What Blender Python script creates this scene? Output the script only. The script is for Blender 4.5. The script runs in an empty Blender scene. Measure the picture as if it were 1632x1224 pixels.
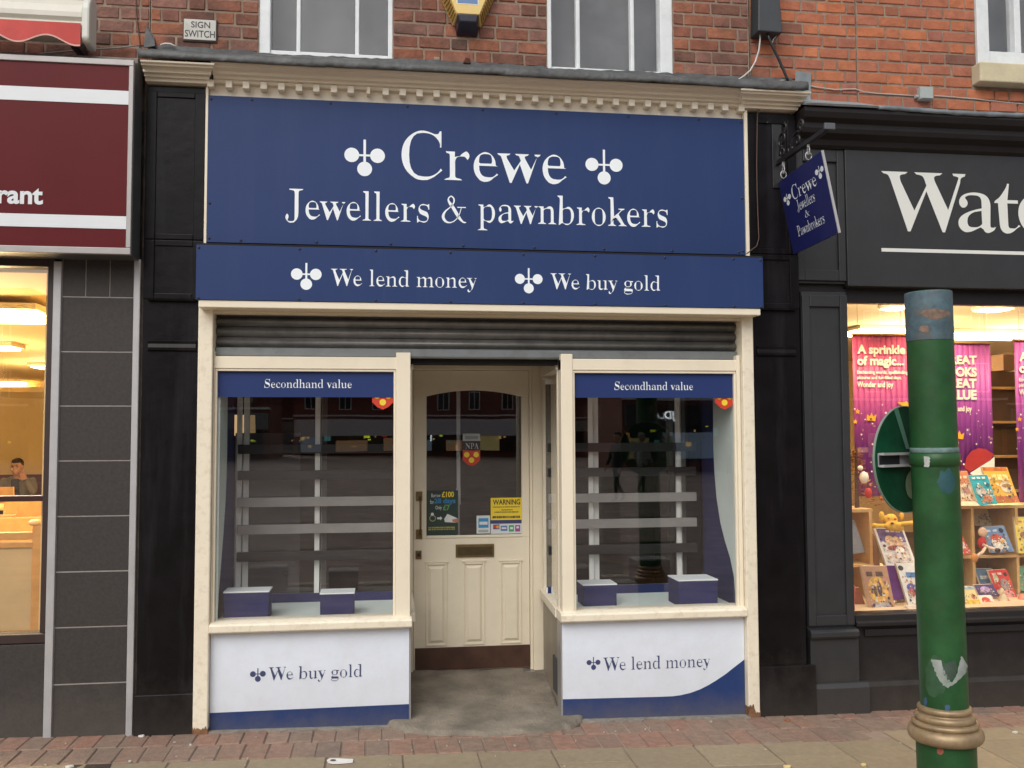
import bpy, bmesh, math, random
from mathutils import Vector, Matrix, Euler
import numpy as np
random.seed(7)
S = bpy.context.scene
COL = S.collection
RAD = math.radians
# ------------------------------------------------------------------ camera
FPX = 1500.0
_y, _p, _r = RAD(7.936), RAD(3.2165), RAD(-0.2333)
fw = Vector((math.sin(_y)*math.cos(_p), math.cos(_y)*math.cos(_p), math.sin(_p)))
rt0 = Vector((math.cos(_y), -math.sin(_y), 0)); up0 = rt0.cross(fw)
rt = rt0*math.cos(_r) + up0*math.sin(_r); upv = -rt0*math.sin(_r) + up0*math.cos(_r)
CAM = Vector((0, -5.2, 1.57))
cd = bpy.data.cameras.new('camera'); cam = bpy.data.objects.new('camera', cd); COL.objects.link(cam)
cd.sensor_width = 36; cd.lens = FPX/1632*36; cd.clip_start = .05; cd.clip_end = 500
m = Matrix((rt, upv, -fw)).transposed().to_4x4(); m.translation = CAM
cam.matrix_world = m
S.camera = cam
# ------------------------------------------------------------------ sky, sun, exposure
w = bpy.data.worlds.new('World'); S.world = w; w.use_nodes = True
nt = w.node_tree; bg = nt.nodes['Background']
sky = nt.nodes.new('ShaderNodeTexSky'); sky.sky_type = 'NISHITA'; sky.sun_disc = False
SUN_EL, SUN_AZ = RAD(44), RAD(208)
sky.sun_elevation = SUN_EL; sky.sun_rotation = SUN_AZ; sky.dust_density = 3.0
hs = nt.nodes.new('ShaderNodeHueSaturation'); hs.inputs['Saturation'].default_value = .30
nt.links.new(sky.outputs[0], hs.inputs['Color']); nt.links.new(hs.outputs[0], bg.inputs[0])
bg.inputs[1].default_value = 0.13
sl = bpy.data.lights.new('sun', 'SUN'); sl.energy = 1.5; sl.angle = RAD(50); sl.color = (1, .95, .88)
so = bpy.data.objects.new('sun', sl); COL.objects.link(so)
sd = Vector((math.sin(SUN_AZ)*math.cos(SUN_EL), math.cos(SUN_AZ)*math.cos(SUN_EL), math.sin(SUN_EL)))
so.rotation_euler = sd.to_track_quat('Z', 'Y').to_euler(); so.location = (0, -10, 20)
S.view_settings.view_transform = 'Standard'; S.view_settings.look = 'None'
S.view_settings.exposure = 0.10; S.view_settings.gamma = 1.0; S.view_settings.use_curve_mapping = False
S.render.engine = 'CYCLES'
S.cycles.use_denoising = True
S.cycles.max_bounces = 8; S.cycles.transparent_max_bounces = 16
S.cycles.sample_clamp_indirect = 6

# ------------------------------------------------------------------ helpers
def W(px, py, Y=0.0):
    """point of the photograph (1632 x 1224) on the real plane y = Y -> (x, z)"""
    d = fw + rt*((px-816)/FPX) - upv*((py-612)/FPX)
    t = (Y-CAM.y)/d.y
    return (CAM.x+d.x*t, CAM.z+d.z*t)
def P3(px, py, Y=0.0):
    x, z = W(px, py, Y); return (x, Y, z)
def G(x): return .014-.0155*(x-.6)       # the pavement falls gently to the right

_m = {}
def mat(name, col, rough=.6, var=.12, scale=6, bump=0, bscale=60, metal=0, spec=.5, rnd=None, dirt=0, dirtcol=(.05,.04,.03), dscale=2.0, streak=False, coat=0, emit=None, estr=0, bdist=.002):
    if name in _m: return _m[name]
    M = bpy.data.materials.new(name); M.use_nodes = True
    n = M.node_tree.nodes; L = M.node_tree.links; b = n['Principled BSDF']
    b.inputs['Roughness'].default_value = rough; b.inputs['Metallic'].default_value = metal
    b.inputs['Specular IOR Level'].default_value = spec
    b.inputs['Coat Weight'].default_value = coat; b.inputs['Coat Roughness'].default_value = .15
    geo = n.new('ShaderNodeNewGeometry'); vec = geo.outputs['Position']
    nz = n.new('ShaderNodeTexNoise'); nz.inputs['Scale'].default_value = scale; nz.inputs['Detail'].default_value = 6
    nz.inputs['Roughness'].default_value = .62
    L.new(vec, nz.inputs['Vector'])
    mr = n.new('ShaderNodeMapRange'); mr.inputs[1].default_value = .3; mr.inputs[2].default_value = .7
    mr.inputs[3].default_value = 1-var; mr.inputs[4].default_value = 1+var
    L.new(nz.outputs['Fac'], mr.inputs[0])
    mx = n.new('ShaderNodeVectorMath'); mx.operation = 'SCALE'
    if rnd:
        oi = n.new('ShaderNodeObjectInfo'); cr = n.new('ShaderNodeValToRGB')
        cr.color_ramp.interpolation = 'LINEAR'
        els = cr.color_ramp.elements
        while len(els) < len(rnd): els.new(.5)
        for i, c in enumerate(rnd):
            els[i].position = i/(len(rnd)-1); els[i].color = (*c, 1)
        L.new(oi.outputs['Random'], cr.inputs[0]); L.new(cr.outputs[0], mx.inputs[0])
    else:
        mx.inputs[0].default_value = col
    L.new(mr.outputs[0], mx.inputs['Scale'])
    out = mx.outputs[0]
    if dirt:
        n2 = n.new('ShaderNodeTexNoise'); n2.inputs['Scale'].default_value = dscale; n2.inputs['Detail'].default_value = 9; n2.inputs['Roughness'].default_value = .7
        if streak:
            mp = n.new('ShaderNodeMapping'); mp.inputs['Scale'].default_value = (6, 6, .5)
            L.new(vec, mp.inputs[0]); L.new(mp.outputs[0], n2.inputs['Vector'])
        else: L.new(vec, n2.inputs['Vector'])
        m2 = n.new('ShaderNodeMapRange'); m2.inputs[1].default_value = .5; m2.inputs[2].default_value = .75; m2.inputs[4].default_value = dirt
        L.new(n2.outputs['Fac'], m2.inputs[0])
        mm = n.new('ShaderNodeMix'); mm.data_type = 'RGBA'
        L.new(m2.outputs[0], mm.inputs[0]); L.new(out, mm.inputs[6]); mm.inputs[7].default_value = (*dirtcol, 1)
        out = mm.outputs[2]
    L.new(out, b.inputs['Base Color'])
    if bump:
        nb = n.new('ShaderNodeTexNoise'); nb.inputs['Scale'].default_value = bscale; nb.inputs['Detail'].default_value = 5
        L.new(vec, nb.inputs['Vector'])
        bp = n.new('ShaderNodeBump'); bp.inputs['Strength'].default_value = bump; bp.inputs['Distance'].default_value = bdist
        L.new(nb.outputs['Fac'], bp.inputs['Height']); L.new(bp.outputs[0], b.inputs['Normal'])
    if emit:
        b.inputs['Emission Color'].default_value = (*emit, 1); b.inputs['Emission Strength'].default_value = estr
    _m[name] = M; return M
def glass(name, tint=(1,1,1), rough=0.0, ior=1.45, gain=1.0, wav=.0):
    if name in _m: return _m[name]
    M = bpy.data.materials.new(name); M.use_nodes = True
    n = M.node_tree.nodes; L = M.node_tree.links; n.clear()
    o = n.new('ShaderNodeOutputMaterial'); t = n.new('ShaderNodeBsdfTransparent'); g = n.new('ShaderNodeBsdfGlossy')
    t.inputs[0].default_value = (*tint, 1); g.inputs['Roughness'].default_value = rough; g.inputs[0].default_value = (1,1,1,1)
    fr = n.new('ShaderNodeFresnel'); g0_ = n.new('ShaderNodeNewGeometry'); io = n.new('ShaderNodeMapRange')   # thin pane: the same reflectance from either side
    io.inputs[3].default_value = ior; io.inputs[4].default_value = 1/ior; L.new(g0_.outputs['Backfacing'], io.inputs[0]); L.new(io.outputs[0], fr.inputs[0])
    ml = n.new('ShaderNodeMath'); ml.operation = 'MULTIPLY'; ml.inputs[1].default_value = gain; ml.use_clamp = True
    L.new(fr.outputs[0], ml.inputs[0])
    x = n.new('ShaderNodeMixShader'); L.new(ml.outputs[0], x.inputs[0]); L.new(t.outputs[0], x.inputs[1]); L.new(g.outputs[0], x.inputs[2])
    L.new(x.outputs[0], o.inputs[0])
    if wav:
        geo = n.new('ShaderNodeNewGeometry'); nb = n.new('ShaderNodeTexNoise'); nb.inputs['Scale'].default_value = 2.2; nb.inputs['Detail'].default_value = 1
        bp = n.new('ShaderNodeBump'); bp.inputs['Strength'].default_value = wav; bp.inputs['Distance'].default_value = .01
        L.new(geo.outputs['Position'], nb.inputs['Vector']); L.new(nb.outputs['Fac'], bp.inputs['Height']); L.new(bp.outputs[0], g.inputs['Normal'])
    _m[name] = M; return M
def glow(name, col, st):
    if name in _m: return _m[name]
    M = bpy.data.materials.new(name); M.use_nodes = True
    b = M.node_tree.nodes['Principled BSDF']; b.inputs['Base Color'].default_value = (*col, 1)
    b.inputs['Emission Color'].default_value = (*col, 1); b.inputs['Emission Strength'].default_value = st
    _m[name] = M; return M

def wl(o):
    v = Vector((0, 0, 0))
    while o: v += o.location; o = o.parent
    return v
def tag(o, label=None, cat=None, group=None, kind=None):
    if label: o['label'] = label
    if cat: o['category'] = cat
    if group: o['group'] = group
    if kind: o['kind'] = kind
    return o
def thing(name, loc, label, cat, group=None):
    o = bpy.data.objects.new(name, None); o.location = loc; o.empty_display_size = .1; COL.objects.link(o)
    return tag(o, label, cat, group)
class MB:
    def __init__(s): s.v = []; s.f = []
    def add(s, vs, fs):
        k = len(s.v); s.v += [tuple(p) for p in vs]; s.f += [tuple(i+k for i in f) for f in fs]; return s
    def box(s, x0, x1, y0, y1, z0, z1):
        if x0 > x1: x0, x1 = x1, x0
        if y0 > y1: y0, y1 = y1, y0
        if z0 > z1: z0, z1 = z1, z0
        return s.add([(x0,y0,z0),(x1,y0,z0),(x1,y1,z0),(x0,y1,z0),(x0,y0,z1),(x1,y0,z1),(x1,y1,z1),(x0,y1,z1)],
                     [(0,3,2,1),(4,5,6,7),(0,1,5,4),(1,2,6,5),(2,3,7,6),(3,0,4,7)])
    def hexa(s, a, b):   # two quads (each 4 points) joined to a solid
        return s.add(list(a)+list(b), [(0,1,2,3),(7,6,5,4),(0,4,5,1),(1,5,6,2),(2,6,7,3),(3,7,4,0)])
    def prism(s, pts, y0, y1):    # polygon in x,z (any order) pushed along y
        n = len(pts)
        return s.add([(x, y0, z) for x, z in pts]+[(x, y1, z) for x, z in pts],
                     [tuple(range(n)), tuple(range(2*n-1, n-1, -1))]+[(i, i+n, (i+1) % n+n, (i+1) % n) for i in range(n)])
    def flat(s, pts, z0, z1):     # polygon in x,y pushed along z; z1 may be a function
        n = len(pts)
        return s.add([(x, y, z0) for x, y in pts]+[(x, y, z1(x, y) if callable(z1) else z1) for x, y in pts],
                     [tuple(range(n-1, -1, -1)), tuple(range(n, 2*n))]+[(i, (i+1) % n, (i+1) % n+n, i+n) for i in range(n)])
    def prof(s, pts, x0, x1, m0=0, m1=0):  # profile in y,z run along x; m mitres the ends by the projection
        n = len(pts); y_ref = max(p[0] for p in pts)
        return s.add([(x0+m0*(y_ref-y), y, z) for y, z in pts]+[(x1+m1*(y_ref-y), y, z) for y, z in pts],
                     [tuple(range(n-1, -1, -1)), tuple(range(n, 2*n))]+[(i, (i+1) % n, (i+1) % n+n, i+n) for i in range(n)])
    def tube(s, pts, r, n=8):
        pts = [Vector(p) for p in pts]; k0 = len(s.v)
        rr = r if isinstance(r, (list, tuple)) else [r]*len(pts)
        ref = None
        for i, p in enumerate(pts):
            t = (pts[min(i+1, len(pts)-1)]-pts[max(i-1, 0)]).normalized()
            if ref is None: ref = t.orthogonal().normalized()
            a = (ref-t*ref.dot(t))
            a = a.normalized() if a.length > 1e-6 else t.orthogonal().normalized()
            ref = a; b = t.cross(a)
            s.v += [tuple(p+(a*math.cos(2*math.pi*j/n)+b*math.sin(2*math.pi*j/n))*rr[i]) for j in range(n)]
        for i in range(len(pts)-1):
            for j in range(n):
                s.f.append((k0+i*n+j, k0+i*n+(j+1) % n, k0+(i+1)*n+(j+1) % n, k0+(i+1)*n+j))
        s.f.append(tuple(k0+j for j in range(n-1, -1, -1))); e = k0+(len(pts)-1)*n; s.f.append(tuple(e+j for j in range(n)))
        return s
    def lathe(s, prof, c, n=24, axis=None, caps=True):   # prof (r,h) about axis at c
        ax = Vector(axis or (0,0,1)).normalized(); a = ax.orthogonal().normalized(); b = ax.cross(a); c = Vector(c); k0 = len(s.v)
        for r, h in prof:
            s.v += [tuple(c+ax*h+(a*math.cos(2*math.pi*j/n)+b*math.sin(2*math.pi*j/n))*r) for j in range(n)]
        for i in range(len(prof)-1):
            for j in range(n):
                s.f.append((k0+i*n+j, k0+i*n+(j+1) % n, k0+(i+1)*n+(j+1) % n, k0+(i+1)*n+j))
        if caps: s.f.append(tuple(k0+j for j in range(n-1, -1, -1))); e = k0+(len(prof)-1)*n; s.f.append(tuple(e+j for j in range(n)))
        return s
    def ball(s, c, r, n=12, k=8):
        rx, ry, rz = r if isinstance(r, (list, tuple)) else (r, r, r); k0 = len(s.v)
        for i in range(1, k):
            th = math.pi*i/k
            s.v += [(c[0]+rx*math.sin(th)*math.cos(2*math.pi*j/n), c[1]+ry*math.sin(th)*math.sin(2*math.pi*j/n), c[2]+rz*math.cos(th)) for j in range(n)]
        t = len(s.v); s.v += [(c[0], c[1], c[2]+rz), (c[0], c[1], c[2]-rz)]
        for j in range(n):
            s.f.append((t, k0+j, k0+(j+1) % n)); e = k0+(k-2)*n; s.f.append((t+1, e+(j+1) % n, e+j))
            for i in range(k-2): s.f.append((k0+i*n+j, k0+(i+1)*n+j, k0+(i+1)*n+(j+1) % n, k0+i*n+(j+1) % n))
        return s
    def build(s, name, material, parent=None, bevel=0, smooth=False, seg=2, origin=None):
        o0 = wl(parent) if parent else Vector((0, 0, 0))
        org = Vector(origin) if origin is not None else o0
        me = bpy.data.meshes.new(name)
        me.from_pydata([(x-org.x, y-org.y, z-org.z) for x, y, z in s.v], [], s.f)
        bm = bmesh.new(); bm.from_mesh(me); bmesh.ops.recalc_face_normals(bm, faces=bm.faces); bm.to_mesh(me); bm.free()
        me.materials.append(material)
        if smooth: me.polygons.foreach_set('use_smooth', [True]*len(me.polygons))
        o = bpy.data.objects.new(name, me); COL.objects.link(o)
        o.parent = parent; o.location = org-o0
        if bevel:
            b = o.modifiers.new('edge', 'BEVEL'); b.width = bevel; b.segments = seg; b.limit_method = 'ANGLE'; b.angle_limit = RAD(40)
        return o
def box(name, material, parent, x0, x1, y0, y1, z0, z1, bevel=.002, **k):
    return MB().box(x0, x1, y0, y1, z0, z1).build(name, material, parent, bevel, **k)

# ------------------------------------------------------------------ lettering
def _bold(s):
    r = ''
    for c in s:
        if 'A' <= c <= 'Z': r += chr(0x1D400+ord(c)-65)
        elif 'a' <= c <= 'z': r += chr(0x1D41A+ord(c)-97)
        else: r += c
    return r
def _raw(s, serif, offset=0):
    cu = bpy.data.curves.new('t', 'FONT'); cu.body = _bold(s) if serif else s; cu.size = 1; cu.offset = offset
    cu.resolution_u = 5
    o = bpy.data.objects.new('t', cu); COL.objects.link(o)
    bpy.context.view_layer.update()
    me = bpy.data.meshes.new_from_object(o.evaluated_get(bpy.context.evaluated_depsgraph_get()))
    bpy.data.objects.remove(o); bpy.data.curves.remove(cu)
    bm = bmesh.new(); bm.from_mesh(me); bmesh.ops.remove_doubles(bm, verts=bm.verts, dist=1e-5)
    bm.verts.ensure_lookup_table()
    V = np.array([(v.co.x, v.co.y) for v in bm.verts]); F = [[v.index for v in f.verts] for f in bm.faces]
    E = [(e.verts[0].index, e.verts[1].index, e.link_faces[0].calc_center_median().xy) for e in bm.edges if len(e.link_faces) == 1]
    bm.free(); bpy.data.meshes.remove(me)
    return V, F, E
def _thin(V, E, k):
    """slims the stems of a heavy serif face to a book weight, hairlines and serifs kept"""
    N = np.zeros_like(V)
    for a, b, c in E:
        d = V[b]-V[a]; n = np.array([d[1], -d[0]]); mid = (V[a]+V[b])/2
        if n@(mid-np.array(c)) < 0: n = -n
        l = np.hypot(*n)+1e-9; N[a] += n/l*min(l, .05); N[b] += n/l*min(l, .05)
    A = V[[e[0] for e in E]]; B = V[[e[1] for e in E]]
    dsp = np.zeros(len(V)); NN = np.zeros_like(V)
    for i, (v, n) in enumerate(zip(V, N)):
        l = np.hypot(*n)
        if l < 1e-9: continue
        n = n/l; NN[i] = n
        if abs(n[0]) < .25: continue
        y = v[1]+1e-4*(1 if n[1] < 0 else -1)
        hit = (A[:, 1] > y) != (B[:, 1] > y)
        if not hit.any(): continue
        a, b = A[hit], B[hit]
        xs = a[:, 0]+(y-a[:, 1])/(b[:, 1]-a[:, 1])*(b[:, 0]-a[:, 0])
        sgn = -np.sign(n[0]); d = (xs-v[0])*sgn; d = d[d > .004]
        if not len(d): continue
        t = d.min()
        wt = min(max((t-.045)/.05, 0), 1)*min(max((.26-t)/.06, 0), 1)
        dsp[i] = wt*min(t*k, .067)*.5*min(1, abs(n[0])*1.3)
    D2 = ((V[:, None]-V[None])**2).sum(-1); same = (D2 < .075**2) & ((NN@NN.T) > .9)
    mx = np.where(same, dsp[None], 0).max(1)
    wgt = same*np.exp(-D2/.03**2); sm = (wgt*mx[None]).sum(1)/np.maximum(wgt.sum(1), 1e-9)
    out = V.copy(); out[:, 0] -= np.sign(NN[:, 0])*sm
    return out
def ampersand():
    P = [(.86,.0,.02),(.74,.02,.05),(.58,.17,.10),(.40,.40,.105),(.25,.57,.07),(.25,.66,.04),(.34,.71,.03),(.43,.64,.05),(.42,.53,.045),(.30,.41,.03),(.13,.29,.05),(.055,.15,.10),(.13,.03,.07),(.28,-.012,.035),(.45,.04,.028),(.60,.18,.026),(.69,.40,.024)]
    V = []; F = []
    Q = []
    for i in range(len(P)-1):
        p0, p1, p2, p3 = [np.array(P[min(max(j, 0), len(P)-1)]) for j in (i-1, i, i+1, i+2)]
        for t in np.linspace(0, 1, 7)[:-1]:
            Q.append(.5*((2*p1)+(-p0+p2)*t+(2*p0-5*p1+4*p2-p3)*t*t+(-p0+3*p1-3*p2+p3)*t**3))
    Q.append(np.array(P[-1])); Q = np.array(Q)
    T = np.gradient(Q[:, :2], axis=0); T /= np.linalg.norm(T, axis=1)[:, None]+1e-9
    Nn = np.stack([-T[:, 1], T[:, 0]], 1)
    L = Q[:, :2]+Nn*Q[:, 2:3]/2; R = Q[:, :2]-Nn*Q[:, 2:3]/2
    for a, b in zip(L, R): V += [a, b]
    F = [(2*i, 2*i+1, 2*i+3, 2*i+2) for i in range(len(Q)-1)]
    k = len(V); V += [np.array(q) for q in ((.55,.40),(.85,.40),(.85,.425),(.55,.425))]; F.append((k, k+1, k+2, k+3))
    return np.array(V), F
def _book_height(s, V, F):
    """small letters of an old-style face: lower x-height, taller ascenders; capitals left alone"""
    par = list(range(len(V)))
    def find(i):
        while par[i] != i: par[i] = par[par[i]]; i = par[i]
        return i
    for f in F:
        for k in f[1:]: par[find(f[0])] = find(k)
    V = V.copy(); xh = .473; k = .885; root = np.array([find(i) for i in range(len(V))])
    first = root[V[:, 0].argmin()] if s[0].isupper() else -1
    if s.isupper(): return V
    for r in set(root):
        m = root == r; xc = (V[m, 0].max()+V[m, 0].min())/2; V[m, 0] = xc+(V[m, 0]-xc)*(1.07 if len(s) > 1 else 1)
        if r == first: continue
        y = V[m, 1]
        V[m, 1] = np.where(y <= xh+.02, y*k, (xh+.02)*k+(y-xh-.02)*(.69-(xh+.02)*k)/(.69-xh-.02))
    return V
_tc = {}
def letters(s, serif=True, thin=.75, offset=0):
    key = (s, serif, thin, offset)
    if key not in _tc:
        if s == '&' and serif:
            _tc[key] = ampersand()
        else:
            V, F, E = _raw(s, serif, offset)
            if serif and thin: V = _thin(V, E, thin)
            if serif: V = _book_height(s, V, F)
            _tc[key] = (V, F)
    return _tc[key]
def text(name, s, material, parent, x0, x1, z0, z1, Y, serif=True, thin=.75, offset=0, frame=None, step=.0004):
    """lettering whose ink fills x0..x1, z0..z1 on plane Y; frame(u, v) may map it elsewhere"""
    V, F = letters(s, serif, thin, offset)
    lo, hi = V.min(0), V.max(0)
    sx = (x1-x0)/(hi[0]-lo[0]); sz = (z1-z0)/(hi[1]-lo[1])
    mb = MB(); pts = []
    for i, (a, b) in enumerate(V):
        x = x0+(a-lo[0])*sx; z = z0+(b-lo[1])*sz
        pts.append(frame(x, z) if frame else (x, Y, z))
    mb.add(pts, F)
    return mb.build(name, material, parent)
def emblem(parent, material, cx, cz, r, Y, frame=None, sx=.0, drop=None, name='emblem', stem=None):
    """three balls hung from a bar: cx,cz is the middle of the crossbar"""
    f = frame or (lambda x, z, d=0: (x, Y-d, z))
    a = sx or r*1.78; dr = drop or r*1.9; st = stem or r*2.2; t = r*.17
    mb = MB()
    for q, (ux, uz) in enumerate(((-a, 0), (a, 0), (0, -dr))):
        n = 28; pts = [f(cx+ux+r*math.cos(2*math.pi*i/n), cz+uz+r*math.sin(2*math.pi*i/n)) for i in range(n)]
        mb.add(pts, [tuple(range(n))])
    def bar(xa, xb, za, zb): mb.add([f(xa, za), f(xb, za), f(xb, zb), f(xa, zb)], [(0, 1, 2, 3)])
    bar(cx-a+r*.97, cx-t, cz-t*.8, cz+t*.8); bar(cx+t, cx+a-r*.97, cz-t*.8, cz+t*.8)
    bar(cx-t, cx+t, cz-dr+r*.97, cz+st)
    return mb.build(name, material, parent)

# ------------------------------------------------------------------ materials
CREAM = mat('cream_paint', (.80,.725,.575), .42, .035, 2, bump=.2, bscale=35, dirt=.22, dirtcol=(.50,.42,.30), dscale=3)
CREAM_OLD = mat('cream_paint_worn', (.80,.73,.585), .5, .04, 3, bump=.5, bscale=40, dirt=.5, dirtcol=(.46,.36,.25), dscale=22)
CREAMD = mat('cream_door_paint', (.79,.71,.55), .4, .035, 3, bump=.2, bscale=35, dirt=.25, dirtcol=(.5,.42,.3), dscale=4)
BLUE = mat('blue_sign_panel', (.020,.043,.140), .48, .06, 1.2, spec=.24, bump=.12, bscale=1.6, bdist=.01, dirt=.22, dirtcol=(.05,.075,.17), dscale=1.3, streak=True)
NAVY = mat('navy_display_cloth', (.012,.018,.095), .8, .12, 20)
WHITEV = mat('white_vinyl', (.82,.88,.92), .45, .02, 4)
WHITEP = mat('white_riser_panel', (.74,.80,.90), .3, .03, 3, dirt=.18, dirtcol=(.5,.52,.58), dscale=2)
DKBLUE = mat('dark_blue_vinyl', (.05,.06,.15), .4, .05)
BLACKG = mat('black_gloss_paint', (.006,.005,.006), .32, .4, 6, spec=.16, bump=.45, bscale=14, bdist=.004, dirt=.45, dirtcol=(.038,.036,.042), dscale=1.2, streak=True)
CHAR = mat('charcoal_paint', (.026,.027,.030), .45, .12, 8, bump=.2, bscale=20, dirt=.2, dirtcol=(.055,.05,.05), dscale=3)
CHARD = mat('dark_charcoal_paint', (.016,.014,.015), .5, .15, 8, spec=.3, bump=.2, bscale=20)
BRICK = mat('old_red_brick', (.3,.08,.05), .88, .30, 14, bump=.9, bscale=55, bdist=.006, rnd=[(.11,.06,.045),(.26,.095,.058),(.18,.078,.058),(.31,.115,.06),(.20,.10,.078),(.26,.125,.095),(.13,.065,.05),(.29,.10,.055)], dirt=.95, dirtcol=(.065,.045,.038), dscale=2.6)
BRICKR = mat('bright_red_brick', (.4,.1,.05), .88, .24, 14, bump=.8, bscale=55, bdist=.005, rnd=[(.30,.105,.065),(.46,.15,.065),(.37,.125,.07),(.50,.17,.075),(.32,.12,.085),(.42,.14,.065),(.20,.09,.065)], dirt=.45, dirtcol=(.12,.06,.045), dscale=3.5)
MORTAR = mat('brick_mortar', (.27,.20,.15), .95, .3, 20, bump=.9, bscale=90, bdist=.004, dirt=.6, dirtcol=(.10,.075,.06), dscale=5)
LEAD = mat('weathered_lead', (.085,.09,.092), .55, .35, 8, bump=.8, bscale=22, bdist=.01, dirt=.5, dirtcol=(.03,.03,.03), dscale=6)
LEADL = mat('pale_lead', (.27,.31,.33), .5, .22, 9, bump=.6, bscale=20, bdist=.008, dirt=.5, dirtcol=(.12,.14,.15), dscale=7)
WHITEW = mat('white_window_paint', (.72,.76,.78), .5, .06, 12, bump=.5, bscale=40, dirt=.35, dirtcol=(.4,.42,.42), dscale=9)
ALU = mat('brushed_aluminium', (.42,.41,.40), .42, .06, 10, metal=.55)
ALUT = mat('pale_metal_trim', (.46,.46,.47), .42, .06, 10, metal=.3, dirt=.25, dirtcol=(.2,.18,.17), dscale=3)
STEEL = mat('galvanised_shutter', (.22,.22,.215), .42, .16, 14, metal=.45, bump=.25, bscale=60, dirt=.5, dirtcol=(.05,.045,.045), dscale=5, streak=False)
DARK = mat('dark_void', (.012,.011,.010), .9, .1)
TILE = mat('slate_grey_tile', (.048,.043,.041), .5, .16, 60, spec=.25, bump=.15, bscale=120)
GROUT = mat('pale_grout', (.34,.31,.29), .8, .15, 20)
MAROON = mat('maroon_sign_face', (.105,.009,.012), .4, .05, 3, spec=.15)
PAVER = mat('clay_paver', (.25,.12,.08), .9, .22, 24, bump=.9, bscale=80, bdist=.005, rnd=[(.22,.165,.13),(.26,.175,.13),(.30,.17,.12),(.24,.17,.13),(.28,.19,.145),(.29,.16,.115),(.20,.155,.125)], dirt=1.0, dirtcol=(.21,.165,.125), dscale=3.5)
SLAB = mat('sandstone_slab', (.29,.235,.155), .9, .12, 30, bump=.7, bscale=140, bdist=.003, rnd=[(.25,.205,.14),(.31,.25,.165),(.28,.225,.15),(.33,.265,.18)], dirt=.4, dirtcol=(.18,.15,.11), dscale=4)
JOINT = mat('joint_dirt', (.085,.065,.045), .95, .3, 30, bump=.8, bscale=90)
CONC = mat('worn_concrete', (.22,.19,.15), .92, .38, 4, bump=1.0, bscale=70, bdist=.008, dirt=.9, dirtcol=(.10,.085,.068), dscale=3.2)
KICK = mat('brown_kick_plate', (.085,.042,.028), .45, .25, 8, metal=.3)
BRASS = mat('aged_brass', (.20,.14,.065), .42, .2, 20, metal=.8)
BLIND = mat('pale_display_paint', (.70,.80,.77), .6, .04, 5)
FRAMEW = mat('white_slider_frame', (.80,.81,.77), .4, .04, 5)
GREEN = mat('green_post_paint', (.017,.075,.023), .42, .34, 7, spec=.35, bump=.5, bscale=30, dirt=.7, dirtcol=(.04,.082,.027), dscale=6)
GREEND = mat('dark_green_sign_back', (.004,.055,.024), .6, .35, 10, spec=.12)
GOLD = mat('dull_gold_paint', (.33,.24,.14), .48, .3, 14, metal=.4, dirt=.5, dirtcol=(.12,.09,.05), dscale=12, bump=.3, bscale=30)
BROWN = mat('dark_brown_frame', (.035,.020,.018), .45, .15, 10)
WOOD = mat('light_wood', (.52,.33,.13), .5, .15, 14)
GLASS = glass('window_glass', ior=1.5, gain=1.5, wav=.03)
GLASSU = glass('old_upper_glass', ior=1.5, gain=1.3, wav=.3)
RED = mat('red_print', (.55,.045,.02), .4, .03)
YEL = mat('yellow_print', (.80,.60,.04), .4, .03)
INK = mat('black_ink', (.015,.015,.018), .4, .03)

def splash(M, zmax, col, amt):
    n = M.node_tree.nodes; L = M.node_tree.links; b = n['Principled BSDF']; src = b.inputs['Base Color'].links[0].from_socket
    g = n.new('ShaderNodeNewGeometry'); sp = n.new('ShaderNodeSeparateXYZ'); L.new(g.outputs['Position'], sp.inputs[0])
    nz = n.new('ShaderNodeTexNoise'); nz.inputs['Scale'].default_value = 9; nz.inputs['Detail'].default_value = 8; nz.inputs['Roughness'].default_value = .75; L.new(g.outputs['Position'], nz.inputs['Vector'])
    a = n.new('ShaderNodeMath'); a.operation = 'MULTIPLY_ADD'; L.new(nz.outputs['Fac'], a.inputs[0]); a.inputs[1].default_value = -zmax*1.6; L.new(sp.outputs[2], a.inputs[2])
    r = n.new('ShaderNodeMapRange'); r.inputs[1].default_value = -zmax*.9; r.inputs[2].default_value = zmax*.2; r.inputs[3].default_value = amt; r.inputs[4].default_value = 0; L.new(a.outputs[0], r.inputs[0])
    mx = n.new('ShaderNodeMix'); mx.data_type = 'RGBA'; L.new(r.outputs[0], mx.inputs[0]); L.new(src, mx.inputs[6]); mx.inputs[7].default_value = (*col, 1); L.new(mx.outputs[2], b.inputs['Base Color'])
splash(WHITEP, .5, (.50,.48,.44), .45)
splash(TILE, .35, (.11,.095,.08), .6); splash(CHARD, .3, (.07,.06,.05), .6); splash(CHAR, .3, (.07,.06,.05), .5); splash(BLACKG, .35, (.055,.048,.042), .6)
BLUER = mat('blue_riser_vinyl', (.021,.045,.150), .5, .07, 1.5, spec=.25, dirt=.2, dirtcol=(.06,.08,.16), dscale=4); splash(BLUER, .14, (.13,.12,.12), .6)

# ================================================================== GROUND
gs = MB()
XS = [-70, -20, -8, -4, -2, 0, 2, 4, 8, 20, 70]; YS = [-75, -40, -15, -6, -3, 0, 3, 30]
vs = [(x, y, G(x)-.0075) for y in YS for x in XS]
gs.add(vs, [(j*len(XS)+i, j*len(XS)+i+1, (j+1)*len(XS)+i+1, (j+1)*len(XS)+i) for j in range(len(YS)-1) for i in range(len(XS)-1)])
GROUNDM = mat('street_paving_far', (.25,.19,.155), .9, .5, 2.2, bump=.6, bscale=60, dirt=.8, dirtcol=(.075,.05,.045), dscale=.35)
ground = tag(gs.build('pavement', GROUNDM), 'brown paved pedestrian street in front of the shops', 'pavement', kind='structure')

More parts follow.
